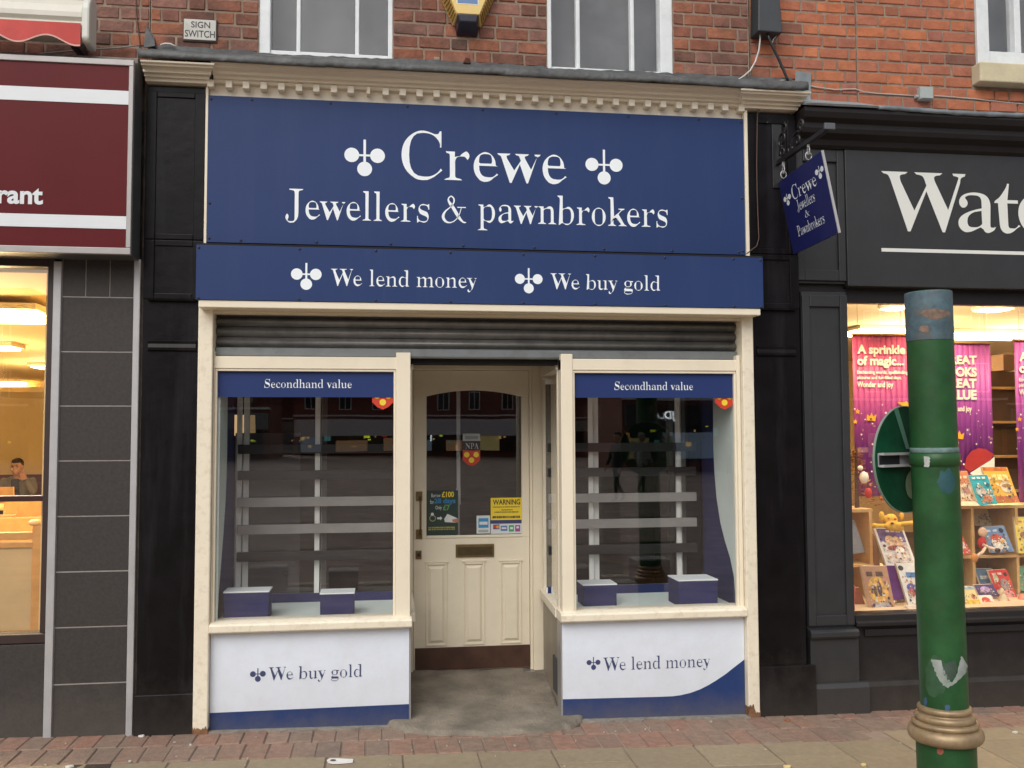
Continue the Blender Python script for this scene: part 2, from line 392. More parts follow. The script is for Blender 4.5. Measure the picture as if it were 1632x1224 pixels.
def slope(o): o.rotation_euler = (0, math.atan(.0155), 0)
def block_meshes(name, material, L_, D_, H_, n, bev, jit):
    out = []
    for k in range(n):
        bm = bmesh.new(); bmesh.ops.create_cube(bm, size=1)
        for v in bm.verts:
            v.co = Vector((v.co.x*L_+random.uniform(-jit, jit), v.co.y*D_+random.uniform(-jit, jit)*.6, v.co.z*H_+random.uniform(-jit, jit)*.6))
        bmesh.ops.bevel(bm, geom=bm.edges[:], offset=bev, segments=1, affect='EDGES', clamp_overlap=True)
        me = bpy.data.meshes.new(name); bm.to_mesh(me); bm.free(); me.materials.append(material); out.append(me)
    return out
def piece(name, me, loc, parent, scale=(1, 1, 1)):
    o = bpy.data.objects.new(name, me); COL.objects.link(o); o.parent = parent
    o.location = Vector(loc)-wl(parent); o.scale = scale; return o
pav_m = block_meshes('paver', PAVER, .111, .222, .05, 7, .005, .002)
def paver(x, y, sx=1, sy=1, rot=0):
    o = piece('paver', random.choice(pav_m), (x, y, G(x)-.026+random.uniform(-.0025, .002)), ground, (sx, sy, 1))
    o.rotation_euler = (random.uniform(-.006, .006), math.atan(.0155)+random.uniform(-.008, .008), rot+random.uniform(-.012, .012))
x = -3.6
while x < 2.52:
    yb = -.47-.02*(x-.6)*.6
    if not (.10 < x < 1.07): paver(x, yb+.345)
    else: paver(x, yb+.30, 1, .55)
    paver(x+.035, yb+.115)
    x += .1185
x = 2.56
while x < 5.6:
    paver(x, -.245); 
    x += .1185
x = 2.40
while x < 5.6: paver(x, -.012, 1, .98); x += .1185
paver(2.50, -.40, .8, .7, .35)
# stone slabs
slab_m = block_meshes('paving_slab', SLAB, .358, .44, .05, 6, .004, .0015)
def slab(x, y, sx=1, sy=1):
    o = piece('paving_slab', random.choice(slab_m), (x, y, G(x)-.025+random.uniform(-.002, .002)), ground, (sx, sy, 1))
    o.rotation_euler = (random.uniform(-.004, .004), math.atan(.0155)+random.uniform(-.004, .004), random.uniform(-.004, .004))
for i in range(-10, 13):
    xc = -.07+.366*i+.0
    ye = -.478-.012*(xc-.6)
    if xc > 2.6: ye = -.36
    hh = (.2, .42, .30)[i % 3] if i > 2 else .44
    y = ye
    for r in range(5):
        h = hh if r == 0 else .44
        slab(xc, y-h/2, 1, (h-.008)/.44); y -= h
# mortar fillet along the shopfront base
rr = random.Random(3)
for xa, xb in ((-.90, .10), (1.10, 2.06)):
    b = MB(); n = 26; pts = [(xa+(xb-xa)*i/n, -.015-rr.uniform(.015, .05)) for i in range(n+1)]
    pts += [(xb, .02), (xa, .02)]
    b.flat(pts, -.12, lambda x, y: G(x)+.006)
    b.build('mortar_strip', mat('pale_mortar', (.24,.22,.19), .95, .3, 20, bump=1, bscale=70), ground)
# concrete ramp of the entrance
rm = bmesh.new(); NX, NY = 44, 56
def ramp_edge(u):   # front outline across the step
    P = [(-.02, .06), (.06, -.07), (.14, -.16), (.28, -.205), (.45, -.225), (.62, -.23), (.80, -.235), (.93, -.21), (1.02, -.16), (1.09, -.09), (1.12, -.01)]
    t = u*(len(P)-1); i = min(int(t), len(P)-2); f = t-i
    a, b = P[i], P[i+1]; return a[0]+(b[0]-a[0])*f, a[1]+(b[1]-a[1])*f+.010*math.sin(u*37)+.006*math.sin(u*91+1)
grid = []
for j in range(NY+1):
    v = j/NY; row = []
    for i in range(NX+1):
        u = i/NX; fx, fy = ramp_edge(u)
        bx = .14+u*.92; by = .90
        s_ = min(1, v*5); xm = fx+(.152+u*.846-fx)*s_
        t = max(0, (v-.17)/.83); x = xm+(bx-xm)*t; y = fy+(by-fy)*v
        z = G(x)+.020+.062*max(0, min(1, (y+.2)/1.05))+.0025*math.sin(x*23+y*9)+.002*math.sin(y*31+x*5)
        if j == 0: z = G(x)-.015
        if j == 1: z -= .006
        row.append(rm.verts.new((x, y, z)))
    grid.append(row)
for j in range(NY):
    for i in range(NX): rm.faces.new((grid[j][i], grid[j][i+1], grid[j+1][i+1], grid[j+1][i]))
me = bpy.data.meshes.new('entrance_ramp'); rm.to_mesh(me); rm.free(); me.materials.append(CONC)
me.polygons.foreach_set('use_smooth', [True]*len(me.polygons))
ramp = bpy.data.objects.new('concrete_step', me); COL.objects.link(ramp)
sm = ramp.modifiers.new('body', 'SOLIDIFY'); sm.thickness = .12; sm.offset = -1
tag(ramp, 'worn grey concrete ramp with a broken front edge leading up to the cream door', 'step')

# ================================================================== UPPER BRICK WALLS
BS, BH, BC, JT = .190, .100, .0742, .0115
def bricks(parent, x0, x1, z0, z1, y, holes, material, phase=0, course=BC, arch=None):
    key = material.name
    st = block_meshes('brick', material, BS-JT, .05, course-JT, 5, .004, .0022)
    hd = block_meshes('brick', material, BH-JT, .05, course-JT, 4, .004, .0022)
    r = 0; z = z0
    while z < z1-.02:
        zc = z+course/2
        free = [(x0, x1)]
        for hx0, hx1, hz0, hz1 in holes:
            if hz0 < zc < hz1:
                nf = []
                for a, b in free:
                    if hx1 <= a or hx0 >= b: nf.append((a, b)); continue
                    if hx0 > a: nf.append((a, hx0))
                    if hx1 < b: nf.append((hx1, b))
                free = nf
        pitch = BS+BH
        xs = x0-pitch+((r+phase) % 2)*(BS/2+BH/2)+random.uniform(-.01, .01)
        xx = xs; k = 0; segs = []
        while xx < x1:
            w_ = BS if k % 2 == 0 else BH
            w_ += random.uniform(-.006, .006); segs.append((xx, xx+w_)); xx += w_; k += 1
        for a, b in free:
            cur = [(max(p, a), min(q, b)) for p, q in segs if min(q, b)-max(p, a) > .004]
            out = []
            for p, q in cur:
                if out and (q-p < .045): out[-1] = (out[-1][0], q)
                elif out and out[-1][1]-out[-1][0] < .045: out[-1] = (out[-1][0], q)
                else: out.append((p, q))
            for p, q in out:
                w_ = q-p
                base, l = (random.choice(st), BS-JT) if w_ > .14 else (random.choice(hd), BH-JT)
                o = piece('brick', base, ((p+q)/2, y+.0228+random.uniform(-.002, .0008), zc+random.uniform(-.0015, .0015)), parent, ((w_-JT)/l, 1, 1))
                o.rotation_euler = (0, random.uniform(-.006, .006), random.uniform(-.006, .006))
        z += course; r += 1

WT = 4.38
wallc = thing('brick_wall', (.45, .05, 3.45), 'old soot-stained red brick wall with two sash windows above the blue jeweller fascia', 'brick wall', )
LW = (-.680, .058, 3.695, 5.6); RW = (.946, 1.700, 3.683, 5.6)
MB().box(-1.255, LW[0], .0525, .30, 3.3, WT+.01).box(LW[1], RW[0], .0525, .30, 3.3, WT+.01).box(RW[1], 2.17, .0525, .30, 3.3, WT+.01)\
    .box(LW[0], LW[1], .0527, .30, 3.3, LW[2]).box(RW[0], RW[1], .0527, .30, 3.3, RW[2]).build('mortar', MORTAR, wallc)
bricks(wallc, -1.255, 2.168, 3.625, WT, .05, [LW, RW], BRICK, course=.0742)
MB().box(-1.255, -.68, .055, .3, WT+.011, 8.5).box(.058, .946, .055, .3, WT+.011, 8.5).box(1.70, 2.168, .055, .3, WT+.011, 8.5)\
    .box(-.68, .058, .056, .3, 5.6, 8.5).box(.946, 1.70, .056, .3, 5.6, 8.5).build('wall_above', mat('far_brick', (.27,.09,.055), .9, .3, 8), wallc)
# mortar smears and soot
MB().box(.29, .325, .044, .06, 3.64, 3.73).box(.10, .24, .045, .06, 3.628, 3.642).build('mortar_patch', mat('pale_mortar2', (.30,.25,.17), .95, .3, 20, bump=1, bscale=60), wallc, .006)
MB().prism([(.455,(W(100, 35, -.235)[1])),(.50,(W(100, 35, -.235)[1])),(.495,3.725),(.47,3.73)], .03, .06).build('rusty_stub', mat('rust_brown', (.08,.025,.015), .8, .3, 20), wallc, .004)
def sash(parent, x0, x1, z0, z1, bars, left_reveal, right_reveal, wy=.15):
    f = MB()
    lw, rw = (.062 if left_reveal else .026), (.075 if right_reveal else .026)
    f.box(x0, x0+lw, wy-.055 if left_reveal else wy-.06, wy+.03, z0, z1).box(x1-rw, x1, wy-.055 if right_reveal else wy-.06, wy+.03, z0, z1)
    win = f.build('window', WHITEW, parent, .004)
    MB().box(x0+lw, x1-rw, wy-.045, wy+.02, z0, z0+.035).build('bottom_rail', WHITEW, win, .004)
    for b in bars: MB().box(b-.011, b+.011, wy-.035, wy+.015, z0+.036, z1).build('glazing_bar', WHITEW, win, .004)
    edges = [x0+lw]+bars+[x1-rw]
    for a, b in zip(edges[:-1], edges[1:]): box('pane', GLASSU, win, a+.001, b-.001, wy-.004, wy+.001, z0+.03, z1, 0)
    box('net_curtain', mat('grey_net_curtain', (.115,.118,.12), .95, .35, 3), win, x0-.02, x1+.02, wy+.12, wy+.13, z0-.1, z1, 0)
    return win
sash(wallc, LW[0], LW[1], LW[2], 5.6, [-.466, -.141], True, False, .115)
sash(wallc, RW[0], RW[1], RW[2], 5.6, [1.135, 1.462], False, True, .115)
# left neighbour wall
walll = thing('brick_wall', (-2.4, .06, 3.4), 'weathered brown brick wall above the maroon restaurant sign', 'brick wall')
MB().box(-4.6, -1.262, .0625, .30, 3.35, WT+.01).build('mortar', MORTAR, walll)
bricks(walll, -3.1, -1.262, 3.48, WT, .06, [], BRICK, 1, course=.0745)
MB().box(-4.6, -1.262, .065, .3, WT+.011, 8.5).build('wall_above', _m['far_brick'], walll)
MB().box(-4.6, -3.1, .058, .3, 3.48, WT+.01).build('wall_beside', _m['far_brick'], walll)
# right neighbour wall
wallr = thing('brick_wall', (3.3, .10, 3.4), 'bright orange-red brick wall above the charcoal bookshop fascia', 'brick wall')
RWN = (3.66, 5.2, 3.86, 5.6); SILLH = (3.63, 5.2, 3.73, 3.87)
MB().box(2.19, 2.871, .0905, .35, 3.3, WT+.01).box(2.871, 3.66, .0825, .35, 3.3, WT+.01).box(3.66, 5.2, .0885, .35, 3.3, 3.86).box(5.2, 6.5, .0825, .35, 3.3, WT+.01).build('mortar', MORTAR, wallr)
bricks(wallr, 2.19, 2.874, 3.50, WT, .088, [], BRICKR, 0, course=.0715)
bricks(wallr, 2.872, 4.6, 3.50, WT, .08, [RWN, SILLH], BRICKR, 1, course=.0715)
MB().box(2.19, 3.66, .09, .35, WT+.011, 8.5).box(5.2, 6.5, .09, .35, WT+.011, 8.5).build('wall_above', _m['far_brick'], wallr)
wn = MB().box(3.66, 3.74, .06, .17, 3.86, 5.6).build('window', WHITEW, wallr, .004)
MB().box(3.741, 5.2, .075, .17, 3.86, 3.96).build('bottom_rail', WHITEW, wn, .004)
MB().box(3.93, 3.972, .08, .16, 3.961, 5.6).box(4.45, 4.49, .08, .16, 3.961, 5.6).build('glazing_bar', WHITEW, wn, .004)
box('pane', GLASSU, wn, 3.735, 5.2, .125, .13, 3.95, 5.6, 0)
box('net_curtain', _m['grey_net_curtain'], wn, 3.66, 5.2, .30, .31, 3.8, 5.6, 0)
box('window_sill', mat('cream_stone', (.56,.50,.34), .8, .12, 10, bump=.4), wallr, 3.63, 5.2, .0, .16, 3.735, 3.858, .008)
# party gap between the walls
box('recessed_joint', MORTAR, wallc, 2.1685, 2.1895, .10, .3, 3.5, WT, 0)

# ================================================================== JEWELLER'S SHOPFRONT
shop = thing('shopfront', (.59, 0, 0), 'cream and black timber jeweller shopfront with recessed entrance between two display windows', 'shopfront')
# posts
def post(x0, x1):
    p = MB(); n = 14
    for i in range(n):
        za = G(x0)+(2.262-G(x0))*i/n; zb = G(x0)+(2.262-G(x0))*(i+1)/n
    p.box(x0, x1, -.05, .10, G(x0)-.02, 2.285)
    return p.build('post', CREAM_OLD, shop, .006)
post(-.962, -.886); post(2.054, 2.122)
for x0, x1, za in ((-.9625, -.8855, .11), (2.0535, 2.1225, .07)):
    b = MB(); rr = random.Random(int(x0*10)); n = 26; hh_ = .04
    top = []
    for i in range(n+1): hh_ = min(za, max(.02, hh_+rr.uniform(-.014, .014))); top.append((x0+(x1-x0)*i/n, G(x0)+hh_+rr.uniform(0, .006)))
    b.prism([(x0, G(x0)-.02)]+top+[(x1, G(x0)-.02)], -.0515, .06); b.build('rust_stain', mat('rust', (.20,.10,.05), .9, .5, 30, bump=.5, dirt=.8, dirtcol=(.09,.04,.02), dscale=20), shop)
# black pilasters
def pilaster(x0, x1, label=None):
    zt = 3.462; p = MB().box(x0, x1, -.018, .12, G(x0)-.02, zt).build('pilaster', BLACKG, shop, .003)
    s_ = .055; q = MB()
    for za, zb in ((2.66, zt-.06), (2.34, 2.595)):
        q.box(x0, x0+s_, -.026, -.0181, za-.03, zb+.03).box(x1-s_, x1, -.026, -.0181, za-.03, zb+.03)
        q.box(x0+s_+.0005, x1-s_-.0005, -.026, -.0181, za-.03, za).box(x0+s_+.0005, x1-s_-.0005, -.026, -.0181, zb, zb+.03)
    q.build('panel_moulding', BLACKG, p, .003)
    MB().prof([(-.0185,2.03),(-.032,2.035),(-.034,2.05),(-.028,2.07),(-.034,2.085),(-.0185,2.09)], x0+.03, x1-.03).build('capital', BLACKG, p, .002)
    MB().prof([(-.0185,2.296),(-.045,2.298),(-.05,2.308),(-.0185,2.312)], x0+.03, x1-.03).build('ledge', BLACKG, p, .001)
    MB().box(x0-.004, x1+.045 if x1 > 2 else x1+.0, -.045, -.0181, G(x0)-.02, .245 if x1 < 0 else .265).build('plinth', BLACKG, p, .004)
    return p
pilaster(-1.252, -.945); pilaster(2.124, 2.418)
box('party_strip', mat('weathered_party_strip', (.085,.065,.05), .9, .4, 12, bump=.8, bscale=30, dirt=.7, dirtcol=(.22,.19,.15), dscale=9), shop, -1.2655, -1.2525, .002, .20, G(-1.2), 3.60, 0)
MB().box(-4.2, -1.2526, .0655, .20, 2.50, 3.45).build('party_backing', _m['weathered_party_strip'], shop)
# white strips beside the fascia
box('fascia_edge', CREAM, shop, -.944, -.930, -.03, .06, 2.60, 3.468, .002)
box('fascia_edge', CREAM, shop, 2.092, 2.112, -.045, .06, 2.585, 3.468, .002)
# frieze, cornice, dentils
box('frieze', mat('cream_frieze', (.84,.77,.62), .5, .05, 4, dirt=.25, dirtcol=(.5,.42,.3), dscale=5), shop, -.929, 2.091, -.008, .05, 3.39, 3.52, .002)
CORN = mat('cream_cornice_paint', (.86,.80,.66), .5, .05, 4, bump=.4, bscale=30, dirt=.3, dirtcol=(.5,.42,.3), dscale=4)
CP = [(.05,3.491),(-.035,3.491),(-.040,3.504),(-.058,3.507),(-.062,3.518),(-.088,3.521),(-.090,3.537),(-.128,3.541),(-.132,3.548),(-.146,3.552),(-.150,3.5605),(.05,3.561)]
co = MB().prof(CP, -.90, 2.07).build('cornice', CORN, shop, .0012)
def shift(P, dy, dz): return [((y-dy if y < 0 else y), z+dz) for y, z in P]
def endcap(x0, x1, k0, k1, dz=-.030):
    P = shift(CP, .020, dz); n = len(P); b = MB()
    b.add([(x0-k0*max(0, (-.05-y)), y, z) for y, z in P]+[(x1+k1*max(0, (-.05-y)), y, z) for y, z in P],
          [tuple(range(n-1, -1, -1)), tuple(range(n, 2*n))]+[(i, (i+1) % n, (i+1) % n+n, i+n) for i in range(n)])
    return b.build('end_cap', CORN, co, .0012)
endcap(-1.252, -.930, .0, .45, -.016); endcap(2.085, 2.418, .5, .28, -.012)
# dentils
dmesh = block_meshes('dentil', CORN, .036, .05, .040, 4, .002, .0008)
xa, xb = W(336, 145, -.05)[0], W(1181, 172, -.05)[0]
for i in range(33):
    o = piece('dentil', random.choice(dmesh), (xa+(xb-xa)*i/32+random.uniform(-.003, .003), -.033, 3.478+random.uniform(-.001, .001)), co, ((.55 if i in (9, 20) else .98), 1, 1))
# lead capping along the cornice
lb = bmesh.new(); NXL = 120; rows = []
prof = [(-.168, 3.553), (-.174, 3.566), (-.172, 3.588), (-.155, 3.600), (-.08, 3.632), (.0, 3.662), (.042, 3.680), (.0465, 3.706)]
rr = random.Random(5)
for i in range(NXL+1):
    x = -1.262+(2.43+1.262)*i/NXL; d = rr.uniform(-.004, .004)+.004*math.sin(x*7); rows.append([lb.verts.new((x, y+d*.7, z+(rr.uniform(-.004, .004) if 0 < k else 0)+.003*math.sin(x*5+k)+(.006 if abs((x+3) % .9) < .03 else 0)-(.008 if k == 7 and (LW[0]-.02 < x < LW[1]+.02 or RW[0]-.02 < x < RW[1]+.02) else 0))) for k, (y, z) in enumerate(prof)])
for i in range(NXL):
    for k in range(len(prof)-1): lb.faces.new((rows[i][k], rows[i+1][k], rows[i+1][k+1], rows[i][k+1]))
me = bpy.data.meshes.new('lead_capping'); lb.to_mesh(me); lb.free(); me.materials.append(LEAD); me.polygons.foreach_set('use_smooth', [True]*len(me.polygons))
ld = bpy.data.objects.new('lead_capping', me); COL.objects.link(ld); ld.parent = shop; ld.location = -wl(shop)
q = ld.modifiers.new('t', 'SOLIDIFY'); q.thickness = .006; q.offset = 1
# body behind the fascia, box under it
MB().box(-.944, 2.112, .06, .16, 2.58, 3.45).build('fascia_backing', DARK, shop)
# shutter box soffit
box('soffit_board', CREAM, shop, -.945, 2.128, -.146, .02, 2.252, 2.290, .004)
box('soffit_lip', CREAMD, shop, -.90, 2.07, -.02, .03, 2.236, 2.2515, .002)
MB().box(-.94, 2.12, -.10, .15, 2.2905, 2.57).build('shutter_casing', DARK, shop)
# shutter
sh = MB().box(-.884, 2.052, .066, .072, 2.03, 2.2505).build('roller_shutter', STEEL, shop)
z = 2.232
for k in range(3):
    P = [(.064, z), (.058, z-.002)]
    for t in range(9):
        a = math.pi*t/8; P.append((.056-.024*math.sin(a), z-.006-.046*t/8))
    P += [(.058, z-.054), (.064, z-.056)]
    mm_ = MB().prof(P, -.883, 2.051); mm_.build('shutter_slat', STEEL, sh, 0, True)
    z -= .0565
MB().prof([(.070,2.0618),(.028,2.0605),(.024,2.055),(.024,2.018),(.030,2.008),(.070,2.008)], -.883, 2.051).build('bottom_bar', mat('smooth_steel_bar', (.22,.24,.245), .38, .08, 8, metal=.4, dirt=.4, dirtcol=(.07,.06,.055), dscale=6), sh, .002)
MB().box(-.885, 2.053, .073, .17, 1.98, 2.25).build('shutter_void', DARK, shop)
# display windows ------------------------------------------------------
def display_window(x0, x1, stile_l, stile_r):
    zt, zb = 1.943, .590
    f = MB()
    f.box(x0, x1, -.012, .075, zt, 2.008)                                   # head
    if stile_l: f.box(x0, x0+stile_l, -.018, .07, .56, 2.035)
    if stile_r: f.box(x1-stile_r, x1, -.018, .07, .56, 2.035)
    wdw = f.build('display_window', CREAM, shop, .005)
    a, b = x0+stile_l, x1-stile_r
    MB().box(a+.0005, b-.0005, -.006, .02, zt-.014, zt-.0005).box(a+.0005, a+.013, -.006, .02, zb+.0005, zt-.0145).box(b-.013, b-.0005, -.006, .02, zb+.0005, zt-.0145).build('beading', CREAM, wdw, .003)
    box('pane', GLASS, wdw, a-.004, b+.004, .022, .028, zb-.01, zt+.01, 0)
    return wdw
wl_ = display_window(-.884, .160, .004, .078)
wr_ = display_window(1.000, 2.052, .068, .022)
def sill(x0, x1, parent):
    return MB().prof([(.10,.548),(-.052,.548),(-.060,.556),(-.060,.588),(-.050,.596),(-.018,.602),(.10,.604)], x0, x1).build('window_sill', CREAM_OLD, parent, .003)
sill(-.885, .170, wl_); sill(.985, 2.053, wr_)
# stall risers
for x0, x1 in ((-.885, .158), (.998, 2.053)):
    box('stall_riser', mat('riser_core', (.30,.28,.25), .7, .1), shop, x0, x1, .004, .09, G(x0)-.02, .547, .002)
# entrance returns (left one and right one), glazed above the sill
def ret(x0, x1, side):
    # from the front corner to the door frame
    y0, y1 = .10, .80; k = (x1-x0)/(y1-y0)
    def slab_(name, ma, za, zb, t, ya=y0, yb=y1, off=0, bev=.003, parent=shop):
        xa_, xb_ = x0+(ya-y0)*k+off, x0+(yb-y0)*k+off
        return MB().hexa([(xa_-t, ya, za), (xa_+t, ya, za), (xb_+t, yb, za), (xb_-t, yb, za)], [(xa_-t, ya, zb), (xa_+t, ya, zb), (xb_+t, yb, zb), (xb_-t, yb, zb)]).build(name, ma, parent, bev)
    r_ = slab_('entrance_return', mat('return_panel', (.27,.235,.18), .5, .12, 6, dirt=.4, dirtcol=(.13,.11,.09)), G(x0)-.02, .548, .02)
    slab_('return_sill', CREAM_OLD, .549, .60, .042, parent=r_)
    slab_('return_head', CREAM, 1.955, 2.02, .03, parent=r_)
    slab_('return_pane', GLASS, .60, 1.955, .003, parent=r_, bev=0)
    for yy in (.10, .755): slab_('return_stile', CREAM, .6005, 1.9545, .022, yy, yy+.045, parent=r_)
    slab_('transom_pane', GLASS, 2.02, 2.25, .003, parent=r_, bev=0)
    return r_
ret(.150, .160, -1); rr_ = ret(1.022, 1.052, 1)
box('dark_tile', mat('dark_vent', (.06,.06,.065), .6, .1), shop, 1.0, 1.025, .11, .30, .10, .30, .002).location.x += .0
MB().box(.991, .998, -.004, .10, G(1)-.02, .547).box(.1585, .166, -.004, .09, G(.1)-.02, .547).build('edge_trim', ALU, shop, .001)
# entrance ceiling and side walls above
MB().box(.12, 1.10, .17, .90, 2.235, 2.25).build('entrance_ceiling', mat('brown_ceiling', (.16,.12,.07), .8, .15), shop)
# door frame -----------------------------------------------------------
YD = .85
MB().box(.150, .206, YD-.03, YD+.06, G(.2), 2.25).box(.972, 1.045, YD-.03, YD+.06, G(1), 2.25).build('door_frame', CREAMD, shop, .006)
box('door_head', CREAMD, shop, .2065, .9715, YD-.025, YD+.06, 2.001, 2.040, .005)
box('door_bead', CREAMD, shop, .955, .9715, YD-.012, YD+.02, .085, 2.0, .003)
box('transom_pane', mat('dark_transom', (.045,.035,.022), .35, .2, 6), shop, .2065, .9715, YD+.01, YD+.02, 2.041, 2.245, 0)
box('threshold', mat('worn_threshold_metal', (.30,.28,.26), .4, .3, 30, metal=.6), shop, .16, .972, YD-.07, YD+.03, .055, .088, .006)
# the door leaf
door = box('door', CREAMD, shop, .209, .953, YD+.004, YD+.044, .095, .925, .002)
N = 28; xg0, xg1 = .290, .905
def arch(x): t = (x-.5975)/.3075; return 1.832+.040*(1-t*t)+.0*x
up = [(xg0+(xg1-xg0)*i/N, arch(xg0+(xg1-xg0)*i/N)) for i in range(N+1)]
MB().prism([(.209, .9255)]+[(xg0, .9255)]+[up[0]]+[(.209, up[0][1])], YD+.004, YD+.044).build('door_stile', CREAMD, door, .002)
MB().prism([(xg1, .9255), (.953, .9255), (.953, up[-1][1]), up[-1]], YD+.004, YD+.044).build('door_stile', CREAMD, door, .002)
hb = MB()
for i in range(N):
    a, b = up[i], up[i+1]; hb.prism([a, b, (b[0], 1.998), (a[0], 1.998)], YD+.004, YD+.044)
hb.prism([(.209, up[0][1]+.0003), up[0], (xg0, 1.998), (.209, 1.998)], YD+.004, YD+.044); hb.prism([up[-1], (.953, up[-1][1]+.0003), (.953, 1.998), (xg1, 1.998)], YD+.004, YD+.044)
hb.build('top_rail', CREAMD, door)
box('lower_bead', CREAM, door, xg0, xg1, YD-.001, YD+.01, .926, .944, .003)
box('door_pane', glass('door_glass', ior=1.5, gain=1.9, wav=.03), door, xg0-.004, xg1+.004, YD+.022, YD+.027, .92, 1.89, 0)
for a, b in ((.284, .423), (.523, .663), (.761, .901)):
    za, zb = .250, .772
    pm = MB()
    pm.box(a, a+.012, YD-.003, YD+.0035, za, zb).box(b-.012, b, YD-.003, YD+.0035, za, zb).box(a+.0125, b-.0125, YD-.003, YD+.0035, za, za+.012).box(a+.0125, b-.0125, YD-.006, YD+.0035, zb-.014, zb)
    pm.box(a-.008, b+.008, YD-.009, YD+.0035, zb+.0005, zb+.010)
    d_ = pm.build('door_panel', CREAMD, door, .003)
    MB().hexa([(a+.018, YD+.0035, za+.02), (b-.018, YD+.0035, za+.02), (b-.018, YD+.0035, zb-.022), (a+.018, YD+.0035, zb-.022)],
              [(a+.034, YD-.006, za+.036), (b-.034, YD-.006, za+.036), (b-.034, YD-.006, zb-.038), (a+.034, YD-.006, zb-.038)]).build('raised_field', CREAMD, d_, .001)
kp = box('kick_plate', KICK, door, .218, .953, YD-.002, YD+.0035, .099, .240, .001)
lbx = box('letterbox', BRASS, door, .476, .722, YD-.008, YD+.0035, .804, .886, .003)
box('flap', mat('dark_brass', (.10,.075,.035), .45, .2, 20, metal=.7), lbx, .488, .710, YD-.013, YD-.0085, .818, .872, .003)
hh = MB().box(.223, .263, YD-.005, YD+.0035, 1.165, 1.225).box(.223, .263, YD-.005, YD+.0035, .925, .985).build('door_handle', BRASS, door, .002)
MB().tube([(.25, YD-.004, 1.19), (.25, YD-.045, 1.185), (.25, YD-.055, 1.15), (.25, YD-.055, 1.0), (.25, YD-.045, .955), (.25, YD-.004, .95)], .007).build('pull_bar', BRASS, hh, 0, True)
lk = box('lock', BRASS, door, .221, .259, YD-.004, YD+.0035, .797, .852, .002)
MB().lathe([(.012, 0), (.012, .008), (.004, .009)], (.240, YD-.004, .826), 14, (0, -1, 0)).build('keyhole', INK, lk)
# interior of the shop ---------------------------------------------------
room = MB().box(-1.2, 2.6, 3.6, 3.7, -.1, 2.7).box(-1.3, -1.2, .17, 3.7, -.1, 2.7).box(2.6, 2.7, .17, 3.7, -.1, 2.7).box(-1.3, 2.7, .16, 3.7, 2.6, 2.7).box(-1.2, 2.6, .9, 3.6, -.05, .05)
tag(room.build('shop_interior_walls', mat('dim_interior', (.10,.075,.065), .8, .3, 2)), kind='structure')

# ================================================================== SIGNS OF THE JEWELLER
def screws(parent, pts, Y):
    for x, z in pts:
        MB().lathe([(.0065, 0), (.0065, .003), (.003, .005)], (x, Y, z), 8, (0, -1, 0)).build('screw', INK, parent, 0)
fs = thing('fascia_sign', (.58, -.03, 2.62), 'large blue fascia board lettered Crewe Jewellers & pawnbrokers', 'shop sign')
YF = -.034
box('board', BLUE, fs, -.929, 2.091, YF, -.010, 2.618, 3.420, .001)
def facetext(nm, s, par, ma, L_, R_, T_, B_, Y, **k):
    """L_,R_,T_,B_ are measured points of the ink's left, right, top and bottom"""
    return text(nm, s, ma, par, W(*L_, Y)[0], W(*R_, Y)[0], W(*B_, Y)[1], W(*T_, Y)[1], Y, **k)
YT = YF-.0015
facetext('lettering', 'Crewe', fs, WHITEV, (640, 250), (903, 270), (672, 208), (672, 287), YT, thin=.95)
facetext('lettering', 'Jewellers', fs, WHITEV, (455, 340), (684, 340), (570, 304), (462, 355), YT, thin=.85)
facetext('lettering', '&', fs, WHITEV, (704, 340), (743, 340), (722, 312), (722, 356), YT)
facetext('lettering', 'pawnbrokers', fs, WHITEV, (761, 345), (1064, 350), (870, 311), (775, 367), YT, thin=.85)
for (lx, ly), (rx, ry), (bx, by), r in (((560.6, 246.5), (601.7, 248.6), (581.4, 269.2), 11.6), ((943.4, 262.2), (981.9, 263.2), (962.7, 283.5), 10.9)):
    a = W(lx, ly, YT); b = W(rx, ry, YT); c = W(bx, by, YT); cx, cz = (a[0]+b[0])/2, (a[1]+b[1])/2
    emblem(fs, WHITEV, cx, cz, r*.00348, YT, sx=(b[0]-a[0])/2, drop=cz-c[1], stem=.088)
sc = [(-.915, z) for z in (3.40, 2.83, 2.64)]+[(2.075, z) for z in (3.40, 2.95, 2.64)]
for k in range(8): sc += [(-.70+.42*k, 3.405), (-.75+.40*k, 2.632)]
screws(fs, sc, YF)
bs_ = thing('shutter_box_sign', (.59, -.15, 2.3), 'long blue board over the roller shutter lettered We lend money, We buy gold', 'shop sign')
YB = -.152; YBT = YB-.0015
box('board', BLUE, bs_, -.958, 2.144, YB, -.0985, 2.291, 2.580, .001)
MB().box(-.957, -.946, -.0980, .02, 2.292, 2.579).build('side_board', BLUE, bs_); MB().box(2.130, 2.143, -.0980, .02, 2.292, 2.579).build('side_board', BLUE, bs_)
box('top_flashing', DARK, bs_, -.957, 2.143, -.150, -.006, 2.5805, 2.590, .001)
facetext('lettering', 'We lend money', bs_, WHITEV, (527, 440), (760, 450), (615, 430), (752, 466), YBT, thin=.95)
facetext('lettering', 'We buy gold', bs_, WHITEV, (877, 450), (1052, 450), (950, 437), (990, 469), YBT, thin=.95)
for (lx, ly), (rx, ry), (bx, by), r in (((473, 436.7), (503.3, 437.3), (488.6, 452.9), 8.9), ((828.5, 444.2), (856.8, 445), (842.7, 459.5), 8.1)):
    a = W(lx, ly, YBT); b = W(rx, ry, YBT); c = W(bx, by, YBT); cx, cz = (a[0]+b[0])/2, (a[1]+b[1])/2
    emblem(bs_, WHITEV, cx, cz, r*.0034, YBT, sx=(b[0]-a[0])/2, drop=cz-c[1], stem=.060)
sc = []
